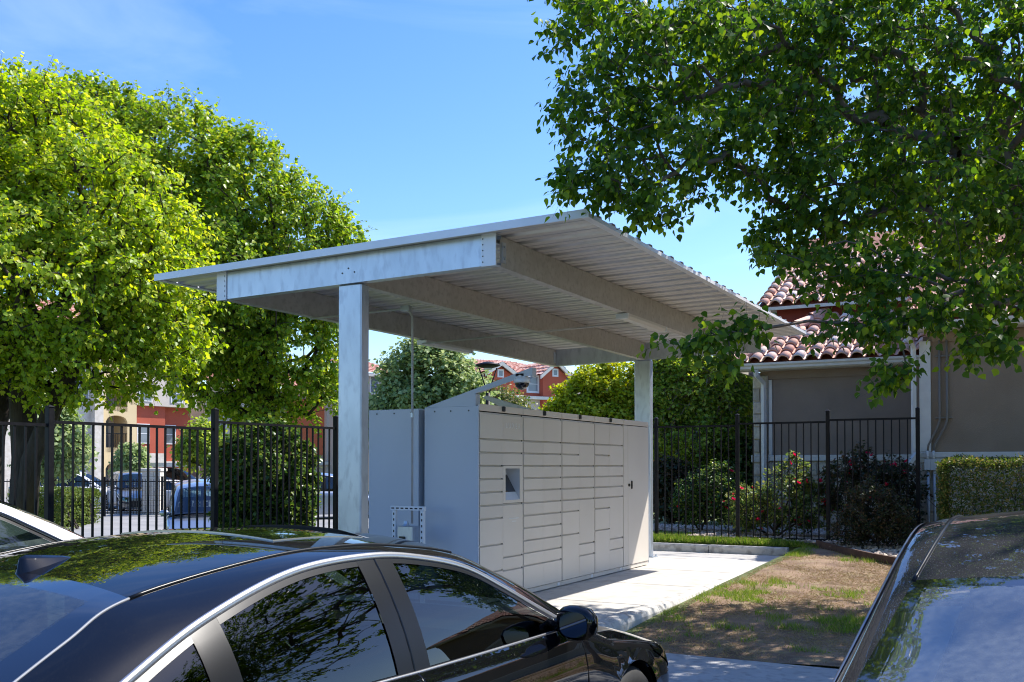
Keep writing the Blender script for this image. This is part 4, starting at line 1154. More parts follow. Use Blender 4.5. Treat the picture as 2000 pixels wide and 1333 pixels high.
def car(name, label, loc, rz, paintm, kind='sedan', detail=True, scale=(1, 1, 1), rear_tint='glass_rear', side_tint='glass_dark', trim='satin', roofm=None, cat='car', group=None, sunroof=False, dark_far=False, front_glass='glass_clear', door_seams=True):
    W, D, C = [np.array(a, float) for a in (SED_W, SED_D, SED_C)]
    suv = kind == 'suv'
    if kind == 'tall':
        for A_ in (W, D, C):
            A_[:, 2] += np.array([0, 0, 0, .025, .075, .10, .10, .09, .05, 0])
    if suv:
        for A_ in (W, D, C):
            A_[:, 2] = np.where(A_[:, 2] > .95, .95 + (A_[:, 2] - .95) * 1.55, A_[:, 2])
            A_[5:, 0] += np.array([.1, .4, .62, .50, .30]) if A_ is W else np.array([.15, .55, .70, .55, .36])
            A_[7, 2] += .17; A_[8, 2] += .12
    zs_belt = .12 if suv else 0.
    for A_ in (W, D, C): A_[:, 2] += zs_belt
    rt = root(name, loc, label, cat, group, rz=rz)
    rt.scale = scale
    res = 8 if detail else 3
    T = np.linspace(0, 9, 9 * res + 1)
    Wc, Dc, Cc = crom(W, T), crom(D, T), crom(C, T)
    y_of = lambda P: np.stack([P[..., 1], 2.4 - P[..., 0], P[..., 2]], -1)      # -> local x right, y forward
    nv = 12 if detail else 6
    def inner(u, v, side=1):
        """surface between ditch line and centre line: u index array into T-curves, v 0..1"""
        d, c = crom(D, u), crom(C, u)
        k = (1 - (1 - v) ** 2)
        P = np.empty(np.broadcast(u, v).shape + (3,))
        P[..., 0] = d[..., 0] + (c[..., 0] - d[..., 0]) * k
        P[..., 1] = d[..., 1] * (1 - v) * side
        P[..., 2] = d[..., 2] + (c[..., 2] - d[..., 2]) * k
        return y_of(P)
    def full_inner(t0, t1, nt_, e0=0., e1=0., eside=0., lift=0.):
        """both halves, from v=eside to the middle"""
        u = np.linspace(t0 + e0, t1 - e1, nt_)[:, None]
        vh = np.linspace(eside, 1, nv)[None]
        Lh = inner(u, vh, -1); Rh = inner(u, vh[:, ::-1], 1)[:, 1:]
        G = np.concatenate([Lh, Rh], 1); G[..., 2] += lift
        return G
    TR = 7 if not suv else 7
    body = MB()
    # shoulders
    for s in (1, -1):
        w_, d_ = Wc.copy(), Dc.copy()
        slope = -2 * (Cc[:, 2] - d_[:, 2]) / d_[:, 1]
        q = d_ + (w_ - d_) * .72; q[:, 2] = d_[:, 2] + slope * (q[:, 1] - d_[:, 1]) * 1.0
        vv = np.linspace(0, 1, 8 if detail else 4)[None, :, None]
        G = (1 - vv) ** 2 * w_[:, None] + 2 * vv * (1 - vv) * q[:, None] + vv ** 2 * d_[:, None]
        G = y_of(G); G[..., 0] *= s
        body.grid(G if s > 0 else G[:, ::-1])
    roofG = full_inner(3, TR, 33 if detail else 10)
    body.grid(roofG[:, ::-1])
    # lower body
    def U(s):
        s = np.asarray(s, float)
        z = np.interp(s, [0, .12, .35, .7, 1.17, 1.45, 1.6, 2.8, 4.25, 4.6, 4.78, 4.86], [.60, .64, .685, .755, .835, .925, .945, .965, 1.01, 1.03, 1.02, .95])
        f = np.interp(s, [1.2, 1.6, 4.3, 4.6], [0, 1, 1, .6])
        return z + zs_belt * (.5 + .5 * f)
    def Yw(s):
        s = np.asarray(s, float)
        base = np.interp(s, [0, .6, 1.2, 2.4, 3.8, 4.4, 4.86], [.90, .915, .915, .925, .925, .90, .88])
        fr = np.clip(1 - np.clip((.55 - s) / .55, 0, 1) ** 2.6, 0, 1) ** .5
        rr = np.clip(1 - np.clip((s - 4.25) / .61, 0, 1) ** 3.0, 0, 1) ** .5
        return base * fr * rr
    prof = np.array([(-.078, .012, 0), (-.055, -.002, 0), (-.030, -.030, 0), (-.012, -.09, 0), (0, -.17, 0), (.0, -.27, 0), (-.004, 0, .56), (-.010, 0, .45), (-.02, 0, .35), (-.04, 0, .25), (-.08, 0, .19)])
    def side(s, w, off=0.):
        s, w = np.broadcast_arrays(np.asarray(s, float), np.asarray(w, float))
        idx = w * (len(prof) - 1); i = np.clip(np.floor(idx).astype(int), 0, len(prof) - 2); f = idx - i
        zu = U(s); yw = Yw(s)
        def pt(k):
            rel = prof[k]; absz = rel[..., 2] > 0
            zz = np.where(absz, rel[..., 2], zu + rel[..., 1])
            # blend so that absolute rows stay under the relative ones
            return np.maximum(yw + rel[..., 0] * np.clip(yw / .4, 0, 1), 0), np.minimum(zz, zu + .02)
        ya, za = pt(i); yb, zb2 = pt(i + 1)
        return np.stack([ya * (1 - f) + yb * f + off, 2.4 - s, za * (1 - f) + zb2 * f], -1)
    ss = np.unique(np.concatenate([L0 / 2 * (1 - np.cos(np.linspace(0, np.pi, 90 if detail else 34)))]))
    ww = np.linspace(0, 1, 31 if detail else 11)
    WH = [(.95, .335), (3.76, .335)]
    for sgn in (1, -1):
        G = side(ss[:, None], ww[None])
        mask = np.ones((len(ss) - 1, len(ww) - 1), bool)
        for (ws, wz) in WH:
            dy = (2.4 - ws) - G[..., 1]; dz = G[..., 2] - wz; rr = np.hypot(dy, dz)
            near = (rr > .31) & (rr < .43) & (G[..., 2] > .2)
            k = np.where(near, .37 / np.maximum(rr, .01), 1)
            G[..., 1] = np.where(near, (2.4 - ws) - dy * k, G[..., 1]); G[..., 2] = np.where(near, wz + dz * k, G[..., 2])
            cy = (G[:-1, :-1, 1] + G[1:, :-1, 1] + G[:-1, 1:, 1] + G[1:, 1:, 1]) / 4; cz = (G[:-1, :-1, 2] + G[1:, :-1, 2] + G[:-1, 1:, 2] + G[1:, 1:, 2]) / 4
            mask &= np.hypot(cy - (2.4 - ws), cz - wz) > .368
        G[..., 0] *= sgn
        if sgn > 0: body.grid(G[:, ::-1], mask[:, ::-1])
        else: body.grid(G, mask)
    # hood and boot lid
    def lid(sa, sb, n, zc, pw=2.4, crease=0.):
        s = np.linspace(sa, sb, n)[:, None]; v = np.linspace(0, 1, 14 if detail else 6)[None]
        ye = np.maximum(Yw(s) - .078 * np.clip(Yw(s) / .4, 0, 1), 0); ze = U(s) + .012
        zc_ = zc(s)
        k = 1 - (1 - v) ** pw
        z = ze + (zc_ - ze) * k + crease * np.exp(-((v - .22) / .10) ** 2) * np.clip((s - .25) * 2, 0, 1)
        for sg in (1, -1):
            P = np.stack([ye * (1 - v) * sg, 2.4 - s + 0 * v, z], -1)
            body.grid(P if sg < 0 else P[:, ::-1])
    lid(.02, 1.46, 40 if detail else 10, lambda s: np.interp(s, [0, .15, .45, .8, 1.2, 1.5], [.60, .70, .80, .875, .955, 1.0]) + zs_belt * np.clip(s - .2, 0, 1), 2.4, .012)
    if not suv: lid(4.22, 4.845, 20 if detail else 5, lambda s: np.interp(s, [4.2, 4.45, 4.7, 4.86], [1.13, 1.115, 1.09, .95]) + zs_belt)
    bo = body.mesh('body', paintm, smooth=True, recalc=True); link('body', bo, rt)
    # glazing
    def glassp(nm, G, mat): return link(nm, MB().grid(G[:, ::-1]).mesh(nm, mat, smooth=True), rt)
    ws_o = full_inner(0, 3, 20 if detail else 6, .0, .0, 0)
    glassp('windscreen', full_inner(0, 3, 20 if detail else 6, .12, .16, .07), M[front_glass])
    glassp('rear_window', full_inner(TR, 9, 20 if detail else 6, .24, .25, .17), M[rear_tint])
    def border(t0, t1, e0, e1, es, nm):
        """black printed edge round a pane, a little below it"""
        m = MB(); n = 16
        def S(u, v, sd):
            P = inner(np.asarray(u, float), np.asarray(v, float), sd); return P
        for sd in (1, -1):
            u = np.linspace(t0 + .0, t1, n)[:, None]; v = np.linspace(0.0, es + .012, 3)[None]
            G = S(u, v, sd); m.grid(G if sd < 0 else G[:, ::-1])
            for (ua, ub) in ((t0, t0 + e0 + .02), (t1 - e1 - .02, t1)):
                u = np.linspace(ua, ub, 3)[:, None]; v = np.linspace(es + .012, 1, 9)[None]
                G = S(u, v, sd); m.grid(G if sd < 0 else G[:, ::-1])
        return link(nm, m.mesh(nm, M['gloss_black'], smooth=True), rt)
    border(0, 3, .12, .16, .07, 'windscreen_border')
    border(TR, 9, .24, .25, .17, 'rear_window_border')
    # side glass band
    sW = W[:, 0]
    def topl(s):
        t = np.interp(s, Wc[:, 0], T); return crom(W, t)
    s_a, s_b = W[0, 0], W[-1, 0]
    def belt(s):
        return np.stack([Yw(s) - .085 + 0 * s, U(s) + .008], -1)
    def sidep(s, v, off=0.):
        s, v = np.broadcast_arrays(np.asarray(s, float), np.asarray(v, float))
        tp = topl(s); bt = belt(s)
        y = bt[..., 0] * (1 - v) + tp[..., 1] * v + .022 * 4 * v * (1 - v) * np.clip((tp[..., 2] - bt[..., 1]) / .3, 0, 1) + off
        z = bt[..., 1] * (1 - v) + tp[..., 2] * v
        return np.stack([y, 2.4 - s, z], -1)
    def vtop(s, mg=.034):
        tp = topl(s); bt = belt(s); return np.clip(1 - mg / np.maximum(tp[..., 2] - bt[..., 1], .02), .02, 1)
    panes = [('front_side_window', s_a + .22, 2.735, side_tint), ('rear_side_window', 2.93, 3.63 + (.15 if suv else 0), side_tint), ('quarter_window', 3.74 + (.15 if suv else 0), s_b - .12, side_tint)]
    nS = 22 if detail else 8
    for sgn in (1, -1):
        for nm, a, b2, gm in panes:
            s = np.linspace(a, b2, nS)[:, None]
            vt = vtop(s[:, 0])[:, None]; v = .03 + (vt - .03) * np.linspace(0, 1, 9)[None]
            G = sidep(s, v, -.004); G[..., 0] *= sgn
            if sgn < 0: G = G[:, ::-1]
            link(nm, MB().grid(G).mesh(nm, M[gm], smooth=True), rt)
        # frame
        fm = MB()
        ed_ = [s_a] + [q for p in panes for q in p[1:3]] + [s_b]
        for k in range(0, len(ed_), 2):
            s = np.linspace(ed_[k], ed_[k + 1], 8)[:, None]; G = sidep(s, np.linspace(0, 1, 7)[None], 0.0 if k != 2 else .001); G[..., 0] *= sgn
            fm.grid(G if sgn > 0 else G[:, ::-1])
        for nm, a, b2, gm in panes:
            s = np.linspace(a, b2, nS)[:, None]; vt = vtop(s[:, 0])[:, None]
            for (va, vb) in ((0 * vt, 0 * vt + .03), (vt, 0 * vt + 1)):
                G = sidep(s, va + (vb - va) * np.linspace(0, 1, 3)[None], 0); G[..., 0] *= sgn
                fm.grid(G if sgn > 0 else G[:, ::-1])
        link('window_frame', fm.mesh('window_frame', M['pillar_black'], smooth=True), rt)
        if detail:
            # trim strip over the windows: a flat satin band
            s = np.linspace(s_a + .0, s_b, 70); tp = topl(s)
            pth = np.stack([(tp[:, 1] + .004) * sgn, 2.4 - s, tp[:, 2] - .006], -1)
            m = MB()
            dn = np.zeros_like(pth); dd = np.gradient(pth, axis=0); dd = norm(dd); outv = np.array([sgn * .9, 0, .35]); outv = outv / np.linalg.norm(outv)
            dwn = norm(np.cross(dd, outv)) * (sgn)
            wd = .014
            G = np.stack([pth + dwn * wd, pth + dwn * wd * .7 + outv * .006, pth - dwn * wd * .7 + outv * .007, pth - dwn * wd], 1)
            m.grid(G); m.grid(G[:, ::-1] - outv * .0005)
            link('window_trim', m.mesh('window_trim', M[trim], smooth=True), rt)
            s = np.linspace(s_a + .1, s_b - .02, 40); bt = belt(s)
            pth = np.stack([(bt[:, 0] + .004) * sgn, 2.4 - s, bt[:, 1] + .004], -1)
            link('belt_moulding', MB().tube(pth, .007, 6).mesh('belt_moulding', M[trim], smooth=True), rt)
            # ditch moulding on the roof
            tt = np.linspace(3, TR, 40); dl = y_of(crom(D, tt)); dl[:, 0] *= sgn
            link('roof_moulding', MB().tube(dl + (0, 0, .001), .006, 6).mesh('roof_moulding', M['pillar_black'], smooth=True), rt)
            tt = np.linspace(TR, 8.95, 24); dl = y_of(crom(D, tt)); dl[:, 0] *= sgn
            link('glass_seal', MB().tube(dl + (0, 0, .000), .004, 6).mesh('glass_seal', M['seal'], smooth=True), rt)
            # seams
            def seam(pts, nm='door_seam'): 
                pts = np.array(pts); pts[:, 0] *= sgn
                link(nm, MB().tube(pts, .0032, 4, False).mesh(nm, M['black']), rt)
            wv = np.linspace(0, .93, 16)
            seam(side(np.full(16, 1.58) - wv * .08, wv, .0005)); seam(side(np.full(16, 2.83) + wv * .03, wv, .0005)); seam(side(np.full(16, 3.72) - .0 * wv, wv * .55, .0005))
            seam(sidep(np.full(10, 2.832), np.linspace(0, 1, 10), .002))
            seam(side(np.linspace(.25, 1.5, 30), np.full(30, .065), .0006), 'bonnet_seam')
            # door handles
            for sh in (2.6, 3.5):
                p = side(np.linspace(sh, sh + .2, 6), np.full(6, .42), .022); p[0, 0] -= .02; p[-1, 0] -= .02; p[:, 0] *= sgn
                link('door_handle', MB().tube(p, .012, 8).mesh('door_handle', paintm, smooth=True), rt)
        # mirror: shell swept along X
        mm = MB(); n = 16
        xs_ = np.array([.86, .885, .92, .97, 1.02, 1.05, 1.06]); hs_ = np.array([.045, .064, .074, .076, .066, .042, .01]); ds_ = np.array([.05, .075, .088, .088, .075, .045, .01])
        R_ = []
        for x_, h_, d_ in zip(xs_, hs_, ds_):
            a = np.linspace(0, 2 * np.pi, n + 1)
            R_.append(np.stack([np.full(n + 1, x_ * sgn), (2.4 - 1.74) + .0 + d_ * np.sign(np.cos(a)) * np.abs(np.cos(a)) ** .75 * np.where(np.cos(a) < 0, .45, 1) - (x_ - .87) * .25, (1.01 + zs_belt) + h_ * np.sign(np.sin(a)) * np.abs(np.sin(a)) ** .8], -1))
        G = np.array(R_)
        mi = MB().grid(G).tube([(.80 * sgn, 2.4 - 1.72, .985 + zs_belt), (.92 * sgn, 2.4 - 1.74, 1.0 + zs_belt)], [.03, .035], 8)
        mo = link('wing_mirror', mi.mesh('wing_mirror', paintm, smooth=True, recalc=True), rt)
        if detail:
            g = MB(); a = np.linspace(0, 2 * np.pi, 20)[:-1]
            g.add([((.965 + .065 * math.copysign(abs(math.cos(q)) ** .7, math.cos(q))) * sgn, 2.4 - 1.74 - .075, 1.01 + zs_belt + .055 * math.copysign(abs(math.sin(q)) ** .8, math.sin(q))) for q in a], [tuple(range(19)) if sgn < 0 else tuple(range(19))[::-1]])
            link('mirror_glass', g.mesh('mirror_glass', M['mirror']), mo)
        # lights
        for nm, sa, sb, wa, wb, mt in (('headlight', .13, .62, .10, .42, 'glass_clear'), ('tail_light', 4.35, 4.80, .12, .45, 'redsh')):
            s = np.linspace(sa, sb, 10)[:, None]; v = np.linspace(wa, wb, 6)[None]
            taper = ((s - sa) / (sb - sa)) if nm == 'headlight' else 1 - ((s - sa) / (sb - sa))
            v2 = wa + (v - wa) * (1 - .65 * taper)
            G = side(s, v2, .006); Gb = side(s, v2, .002)
            for q in (G, Gb): q[..., 0] *= sgn
            if sgn > 0: G, Gb = G[:, ::-1], Gb[:, ::-1]
            hb = link(nm, MB().grid(Gb).mesh(nm, M['chrome'] if nm == 'headlight' else M['redsh'], smooth=True), rt)
            link('lens', MB().grid(G).mesh('lens', M['glass_clear'], smooth=True), hb)
    # grille and plate area
    g = MB(); th = np.linspace(-.55, .55, 12)
    P = []
    for a in th:
        for z in (.28, .42, .56):
            P.append((a, 2.4 - .005 - (abs(a) / .9) ** 2 * .1 + .012, z))
    g.grid(np.array(P).reshape(12, 3, 3)); link('grille', g.mesh('grille', M['black']), rt)
    # wheels
    for (ws, wz) in WH:
        for sgn in (1, -1):
            y = 2.4 - ws
            x0 = .70 * sgn if sgn > 0 else -.90
            hub = bpy.data.objects.new('wheel', None)
            tyre = MB().lathe([(.21, .02), (.25, .0), (.31, .0), (.335, .03), (.335, .17), (.31, .20), (.25, .20), (.21, .18)], (x0, y, wz), 28 if detail else 14, 'x')
            tw_ = link('wheel', tyre.mesh('wheel', M['rubber'], smooth=True), rt)
            rim = MB(); xo = (.885 if sgn > 0 else -.885)
            rim.lathe([(.225, 0), (.225, -.03 * sgn), (.19, -.035 * sgn), (.19, -.1 * sgn)], (xo, y, wz), 24, 'x')
            for k in range(10):
                a = 2 * math.pi * k / 10; c_, s_ = math.cos(a), math.sin(a)
                rim.tube([(xo - .02 * sgn, y + .04 * c_, wz + .04 * s_), (xo - .006 * sgn, y + .215 * c_, wz + .215 * s_)], [.02, .013], 4)
            link('rim', rim.mesh('rim', M['satin']), tw_)
            arch = MB().lathe([(.372, .0), (.372, -.22 * sgn), (.30, -.24 * sgn), (0, -.24 * sgn)], (.905 * sgn - .012 * sgn, y, wz), 24, 'x')
            link('wheel_arch', arch.mesh('wheel_arch', M['black']), rt)
    # floor and cabin
    cab = MB().box((-.80, -2.2, .2), (.80, 2.2, .26)); link('floor', cab.mesh('floor', M['black']), rt)
    MB_ = MB().box((-.78, 2.4 - 1.75, .55), (.78, 2.4 - 1.35, .93 + zs_belt)); link('dashboard', MB_.mesh('dashboard', M['seat']), rt)
    for sx in (-.38, .38):
        st = MB().cbox((sx - .25, 2.4 - 2.95, .3), (sx + .25, 2.4 - 2.4, .55), .04)
        st.add([(sx - .24, 2.4 - 2.92, .5), (sx + .24, 2.4 - 2.92, .5), (sx + .22, 2.4 - 3.12, 1.08), (sx - .22, 2.4 - 3.12, 1.08), (sx - .24, 2.4 - 3.02, .5), (sx + .24, 2.4 - 3.02, .5), (sx + .2, 2.4 - 3.18, 1.07), (sx - .2, 2.4 - 3.18, 1.07)],
               [(0, 1, 2, 3), (5, 4, 7, 6), (0, 3, 7, 4), (1, 5, 6, 2), (3, 2, 6, 7)])
        st.cbox((sx - .12, 2.4 - 3.22, 1.09 + zs_belt), (sx + .12, 2.4 - 3.12, 1.25 + zs_belt), .03)
        link('front_seat', st.mesh('front_seat', M['seat'], smooth=False), rt)
    st = MB().cbox((-.68, 2.4 - 3.9, .35), (.68, 2.4 - 3.4, .58), .04)
    st.prism([(2.4 - 3.85, .55), (2.4 - 3.72, .55), (2.4 - 3.98, 1.06 + zs_belt), (2.4 - 4.12, 1.06 + zs_belt)], 0, -.66, .66)
    for sx in (-.45, .45): st.cbox((sx - .12, 2.4 - 4.1, 1.06 + zs_belt), (sx + .12, 2.4 - 4.0, 1.16 + zs_belt), .02)
    link('rear_seat', st.mesh('rear_seat', M['seat']), rt)
    if not suv: link('parcel_shelf', MB().box((-.62, 2.4 - 4.35, .99), (.62, 2.4 - 4.0, 1.0)).mesh('parcel_shelf', M['seat']), rt)
    if detail:
        sw = MB(); a = np.linspace(0, 2 * math.pi, 25)
        sw.tube([(-.38 + .18 * math.cos(q), 2.4 - 1.98 - .06 * math.sin(q), .93 + .17 * math.sin(q)) for q in a], .014, 6, False)
        link('steering_wheel', sw.mesh('steering_wheel', M['black'], smooth=True), rt)
        # pale pillar linings inside
        for sgn in (1, -1):
            for (ta, tb, vv) in ((7.1, 8.8, .12), (.3, 2.7, .12)):
                u = np.linspace(ta, tb, 10)[:, None]; v = np.linspace(.06, .25, 4)[None]
                G = inner(u, v, sgn); G[..., 2] -= .03
                link('pillar_lining', MB().grid(G).mesh('pillar_lining', M['seat_lt'], smooth=True), rt)
        # demister wires
        dw = MB()
        for q in np.linspace(7.45, 8.6, 11):
            vh = np.linspace(.2, 1, 8); Lh = inner(np.full(8, q), vh, -1); Rh = inner(np.full(8, q), vh[::-1], 1)[1:]
            P = np.concatenate([Lh, Rh]); P[:, 2] -= .004; dw.tube(P, .0011, 3, False)
        link('demister_wires', dw.mesh('demister_wires', M['pillar_black']), rt)
        # shark fin aerial
        fin = MB(); prof_ = []
        for k, (s_, h_, w2) in enumerate(((3.54, .0, .003), (3.59, .018, .012), (3.66, .036, .019), (3.72, .05, .019), (3.74, .046, .014), (3.75, .0, .015))):
            zc_ = np.interp(s_, C[:, 0], C[:, 2])
            prof_.append([(-w2 * 1.6, 2.4 - s_, zc_ - .004), (-w2 * .5, 2.4 - s_, zc_ + h_ * .7), (0, 2.4 - s_, zc_ + h_), (w2 * .5, 2.4 - s_, zc_ + h_ * .7), (w2 * 1.6, 2.4 - s_, zc_ - .004)])
        fin.grid(np.array(prof_)); link('aerial_fin', fin.mesh('aerial_fin', paintm, smooth=True, recalc=True), rt)
        if sunroof:
            u = np.linspace(4.05, 5.5, 10)[:, None]; v = np.linspace(.30, 1, 8)[None]
            G = np.concatenate([inner(u, v, -1), inner(u, v[:, ::-1], 1)[:, 1:]], 1); G[..., 2] += .002
            k = np.linspace(0, 1, 10)[:, None]; G[..., 2] += .003 * k
            pn = MB().grid(G[:, ::-1]); 
            link('sunroof_panel', pn.mesh('sunroof_panel', M['gloss_black'], smooth=True), rt)
            G2 = G.copy(); G2[..., 2] -= .012; rim = MB(); rim.grid(np.stack([G[-1], G2[-1]])); rim.grid(np.stack([G[:, 0], G2[:, 0]])); rim.grid(np.stack([G[:, -1], G2[:, -1]])); rim.grid(G2)
            link('sunroof_frame', rim.mesh('sunroof_frame', M['satin']), rt)
            # raised wind deflector at the front of the opening
            u = np.array([4.0, 3.93]); 
            G = np.concatenate([inner(u[:, None], v, -1), inner(u[:, None], v[:, ::-1], 1)[:, 1:]], 1); G[0, :, 2] += .014 * np.clip(np.sin(np.linspace(0, np.pi, G.shape[1])) * 1.6, 0, 1)
            link('wind_deflector', MB().grid(G).grid(G[:, ::-1] + (0, .002, 0)).mesh('wind_deflector', M['seal'], smooth=True), rt)
    return rt
car('parked_car', 'glossy black sedan with open sunroof and satin window trim nearest the camera', (-2.769, 3.301, -.105), 0, M['paint_black'], sunroof=True)
car('parked_car', 'dark dusty sedan cut off by the right edge, seen over its broad windscreen', (.25, 3.27, -.105), R(180), M['paint_dark2'], kind='tall', side_tint='glass_dark', front_glass='glass_screen')
car('parked_car', 'white car on the far left whose windscreen pillar shows over the black sedan', (-5.72, 3.25, -.105), 0, M['paint_white'], scale=(1, 1, 1.13), trim='gloss_black')
def bgcar(px, D, z, drz, mat, label, kind='sedan', sc=(1, 1, 1), group='cars in the far car park'):
    l = (px - 1000) / F * D; wv = RIGHT * l + FWD * D
    return car('parked_car', label, (wv[0], wv[1], z), YAW + drz, mat, kind=kind, detail=False, scale=sc, group=group, side_tint='glass_side')
bgcar(400, 23.5, -.6, R(180 + 20), M['paint_silver'], 'silver-blue minivan facing the camera behind the left fence', 'suv', (.95, .9, .99))
bgcar(158, 49, -.5, R(-78), M['paint_white'], 'white SUV parked behind the low clipped hedge', 'suv')
bgcar(262, 46, -.5, R(-150), M['paint_grey'], 'grey crossover with multi-spoke wheels between the white SUV and the stone pillar', 'suv')
bgcar(118, 52, -.5, R(-80), M['paint_dgrey'], 'dark sedan roof showing left of the white SUV', 'sedan')
bgcar(352, 47, -.5, R(-100), M['paint_white'], 'white hatchback right of the stone pillar', 'sedan')
bgcar(345, 60, -.5, R(-95), M['paint_dgrey'], 'dark van in the back row behind the white hatchback', 'suv', (1, 1, 1.1))
bgcar(640, 40, -.5, R(-60), M['paint_silver'], 'pale SUV glimpsed beside the canopy post behind the left fence', 'suv')
bgcar(410, 62, -.5, R(-95), M['paint_grey'], 'grey car in the back row beyond the silver-blue minivan', 'sedan')

# ------------------------------------------------------------------ trees
tb = at(45, 1080, 13.6); z0 = -.2
def pb(px, py, D, r, ry=None, rd=None): return pxblob(px, py, D, r, rd, ry)
bl = [pb(60, 300, 13.6, 170, 150), pb(200, 420, 13.4, 165, 150), pb(-60, 420, 13.5, 200, 200), pb(80, 560, 13, 230, 150), pb(270, 560, 13.3, 130, 120), pb(300, 660, 13.4, 105, 90),
      pb(160, 700, 13.2, 150, 90), pb(-80, 660, 13, 180, 120), pb(330, 480, 13.8, 75, 80), pb(20, 210, 13.8, 90, 80), pb(-150, 300, 14, 160, 160)]
tr1 = [(tb[0], tb[1], z0), (tb[0], tb[1], .9), (tb[0] + .02, tb[1] + .02, 1.7), (tb[0] - .02, tb[1], 2.5), (tb[0] + .05, tb[1], 3.2)]
e1 = at(10, 950, 13.4); e2 = at(130, 745, 13.4); e0 = at(35, 1000, 13.5)
tree('pear_tree', (tb[0], tb[1], z0), tr1, bl, 2100, 'large bright green tree at the far left with dark forked trunks behind the fence', 'tree', M['leaf_l'], M['bark'], r_tip=.0062, expo=2.3,
     tw=4, tlen=.32, m=9, size=.060, seed=51, shell=.25, group=None,
     extra_trunks=[([at(50, 1040, 13.5), at(60, 900, 13.4), at(105, 790, 13.3), at(150, 700, 13.2), at(210, 620, 13.1)], [.15, .13, .12, .10, .07]),
                   ([at(-20, 1040, 13.7), at(-10, 850, 13.7), at(20, 720, 13.8), at(60, 600, 13.8)], [.13, .13, .11, .08])])
tb = at(515, 1060, 18.5)
bl = [pb(500, 800, 18.4, 75, 45), pb(345, 300, 18.5, 130, 105), pb(170, 260, 19, 140, 100), pb(470, 380, 18.3, 125, 120), pb(575, 470, 18.2, 105, 125), pb(630, 560, 18.1, 80, 100), pb(430, 560, 18, 170, 140), pb(560, 680, 18.3, 115, 100),
      pb(430, 720, 18.6, 110, 75), pb(330, 440, 19, 150, 130), pb(615, 760, 18.4, 60, 60), pb(655, 470, 18.4, 50, 50), pb(380, 650, 18.9, 90, 80)]
tr2 = [(tb[0], tb[1], -.3), (tb[0], tb[1], .6), (tb[0] + .05, tb[1], 1.4), (tb[0] - .02, tb[1], 2.3), (tb[0], tb[1], 3.0)]
tree('pear_tree', (tb[0], tb[1], -.3), tr2, bl, 2300, 'rounded green tree rising behind the canopy roof, right of the brighter one', 'tree', M['leaf_l2'], M['bark'], r_tip=.0062, expo=2.15,
     tw=4, tlen=.36, m=9, size=.072, seed=52, shell=.3)
# overhanging tree on the right
tbx = at(2180, 1080, 9.2)
bl = [pb(1200, 60, 8.2, 125, 130), pb(1180, 200, 8.0, 110, 100), pb(1190, 330, 7.9, 105, 85), pb(1330, 90, 8.2, 150, 140), pb(1340, 270, 8.1, 140, 120), pb(1480, 90, 8.6, 170, 150), pb(1500, 280, 8.4, 150, 110),
      pb(1650, 100, 8.8, 190, 170), pb(1650, 330, 8.6, 160, 120), pb(1820, 120, 9, 200, 190), pb(1830, 380, 8.6, 190, 150), pb(2050, 200, 9.2, 220, 220), pb(2080, 480, 8.8, 200, 160),
      pb(1560, 450, 8.7, 90, 70), pb(1640, 540, 8.2, 100, 75), pb(1790, 560, 8.0, 120, 70), pb(1950, 580, 7.8, 110, 70), pb(1680, 620, 7.9, 60, 45), pb(1830, 620, 7.7, 80, 40), pb(1270, 410, 7.7, 60, 45), pb(1130, 370, 7.7, 55, 50),
      pb(1600, 610, 7.8, 70, 40), pb(1470, 640, 7.4, 42, 26), pb(1370, 665, 7.3, 42, 22), pb(1430, 700, 7.3, 40, 28), pb(1310, 665, 7.2, 30, 14), pb(1535, 625, 7.6, 45, 24), pb(1740, 650, 7.6, 50, 50), pb(1750, 730, 7.5, 42, 24), pb(1930, 668, 7.6, 60, 18), pb(1720, 690, 7.5, 25, 30),
      pb(1500, 520, 8.0, 50, 35), pb(1430, 480, 8.6, 50, 35), pb(1200, -80, 9, 170, 120), pb(1500, -120, 10, 250, 160), pb(1900, -150, 10, 320, 200), pb(2300, 100, 10, 260, 300), pb(1700, 200, 11, 250, 200), pb(2000, 350, 11, 250, 220), pb(2300, 450, 10, 200, 200), pb(1400, 150, 10, 160, 150), (-.6, 12.2, 4.6, 1.3, 1.3, 1.0), (.9, 13, 4.8, 1.6, 1.6, 1.3), (2.6, 7.2, 5.0, 1.7, 1.7, 2.0), (4.2, 9.2, 5.2, 2.2, 2.2, 2.4), (2.2, 9.6, 6.2, 1.8, 1.8, 1.8),]
tr3 = [(tbx[0], tbx[1], -.0), (tbx[0], tbx[1], 1.0), (tbx[0], tbx[1], 2.0), tuple(at(2150, 560, 9.2)), tuple(at(2050, 420, 9.1)), tuple(at(1960, 300, 9.0))]
def keep_r(p):
    # clear pocket under the crown where the sky shows, and space round the canopy roof
    l = p[:, :2] @ RIGHT; d = p[:, :2] @ FWD; px = 1000 + F * l / d; py = HZ - F * (p[:, 2] - CAMZ) / d
    gap = ((px - 1375) / 125) ** 2 + ((py - 535) / 100) ** 2 < 1
    gap &= ~((py > 600) & (px > 1280))
    gap |= (((px - 1530) / 45) ** 2 + ((py - 555) / 42) ** 2 < 1)
    gap |= (((px - 1480) / 70) ** 2 + ((py - 595) / 30) ** 2 < 1)
    gap |= (py > 575) & (py < 700) & (px > 1500) & (px < 1880) & (vnoise(px / 60, py / 60, 1.0, 9) > .46)
    low = (px < 1290) & (py > 430) & (py < 640) | (px < 1190) & (py > 385) & (py < 640)
    inroof = (p[:, 0] < -3.2) & (p[:, 2] < 3.75) & (p[:, 2] > 3.2)
    return ~(gap | low | inroof)
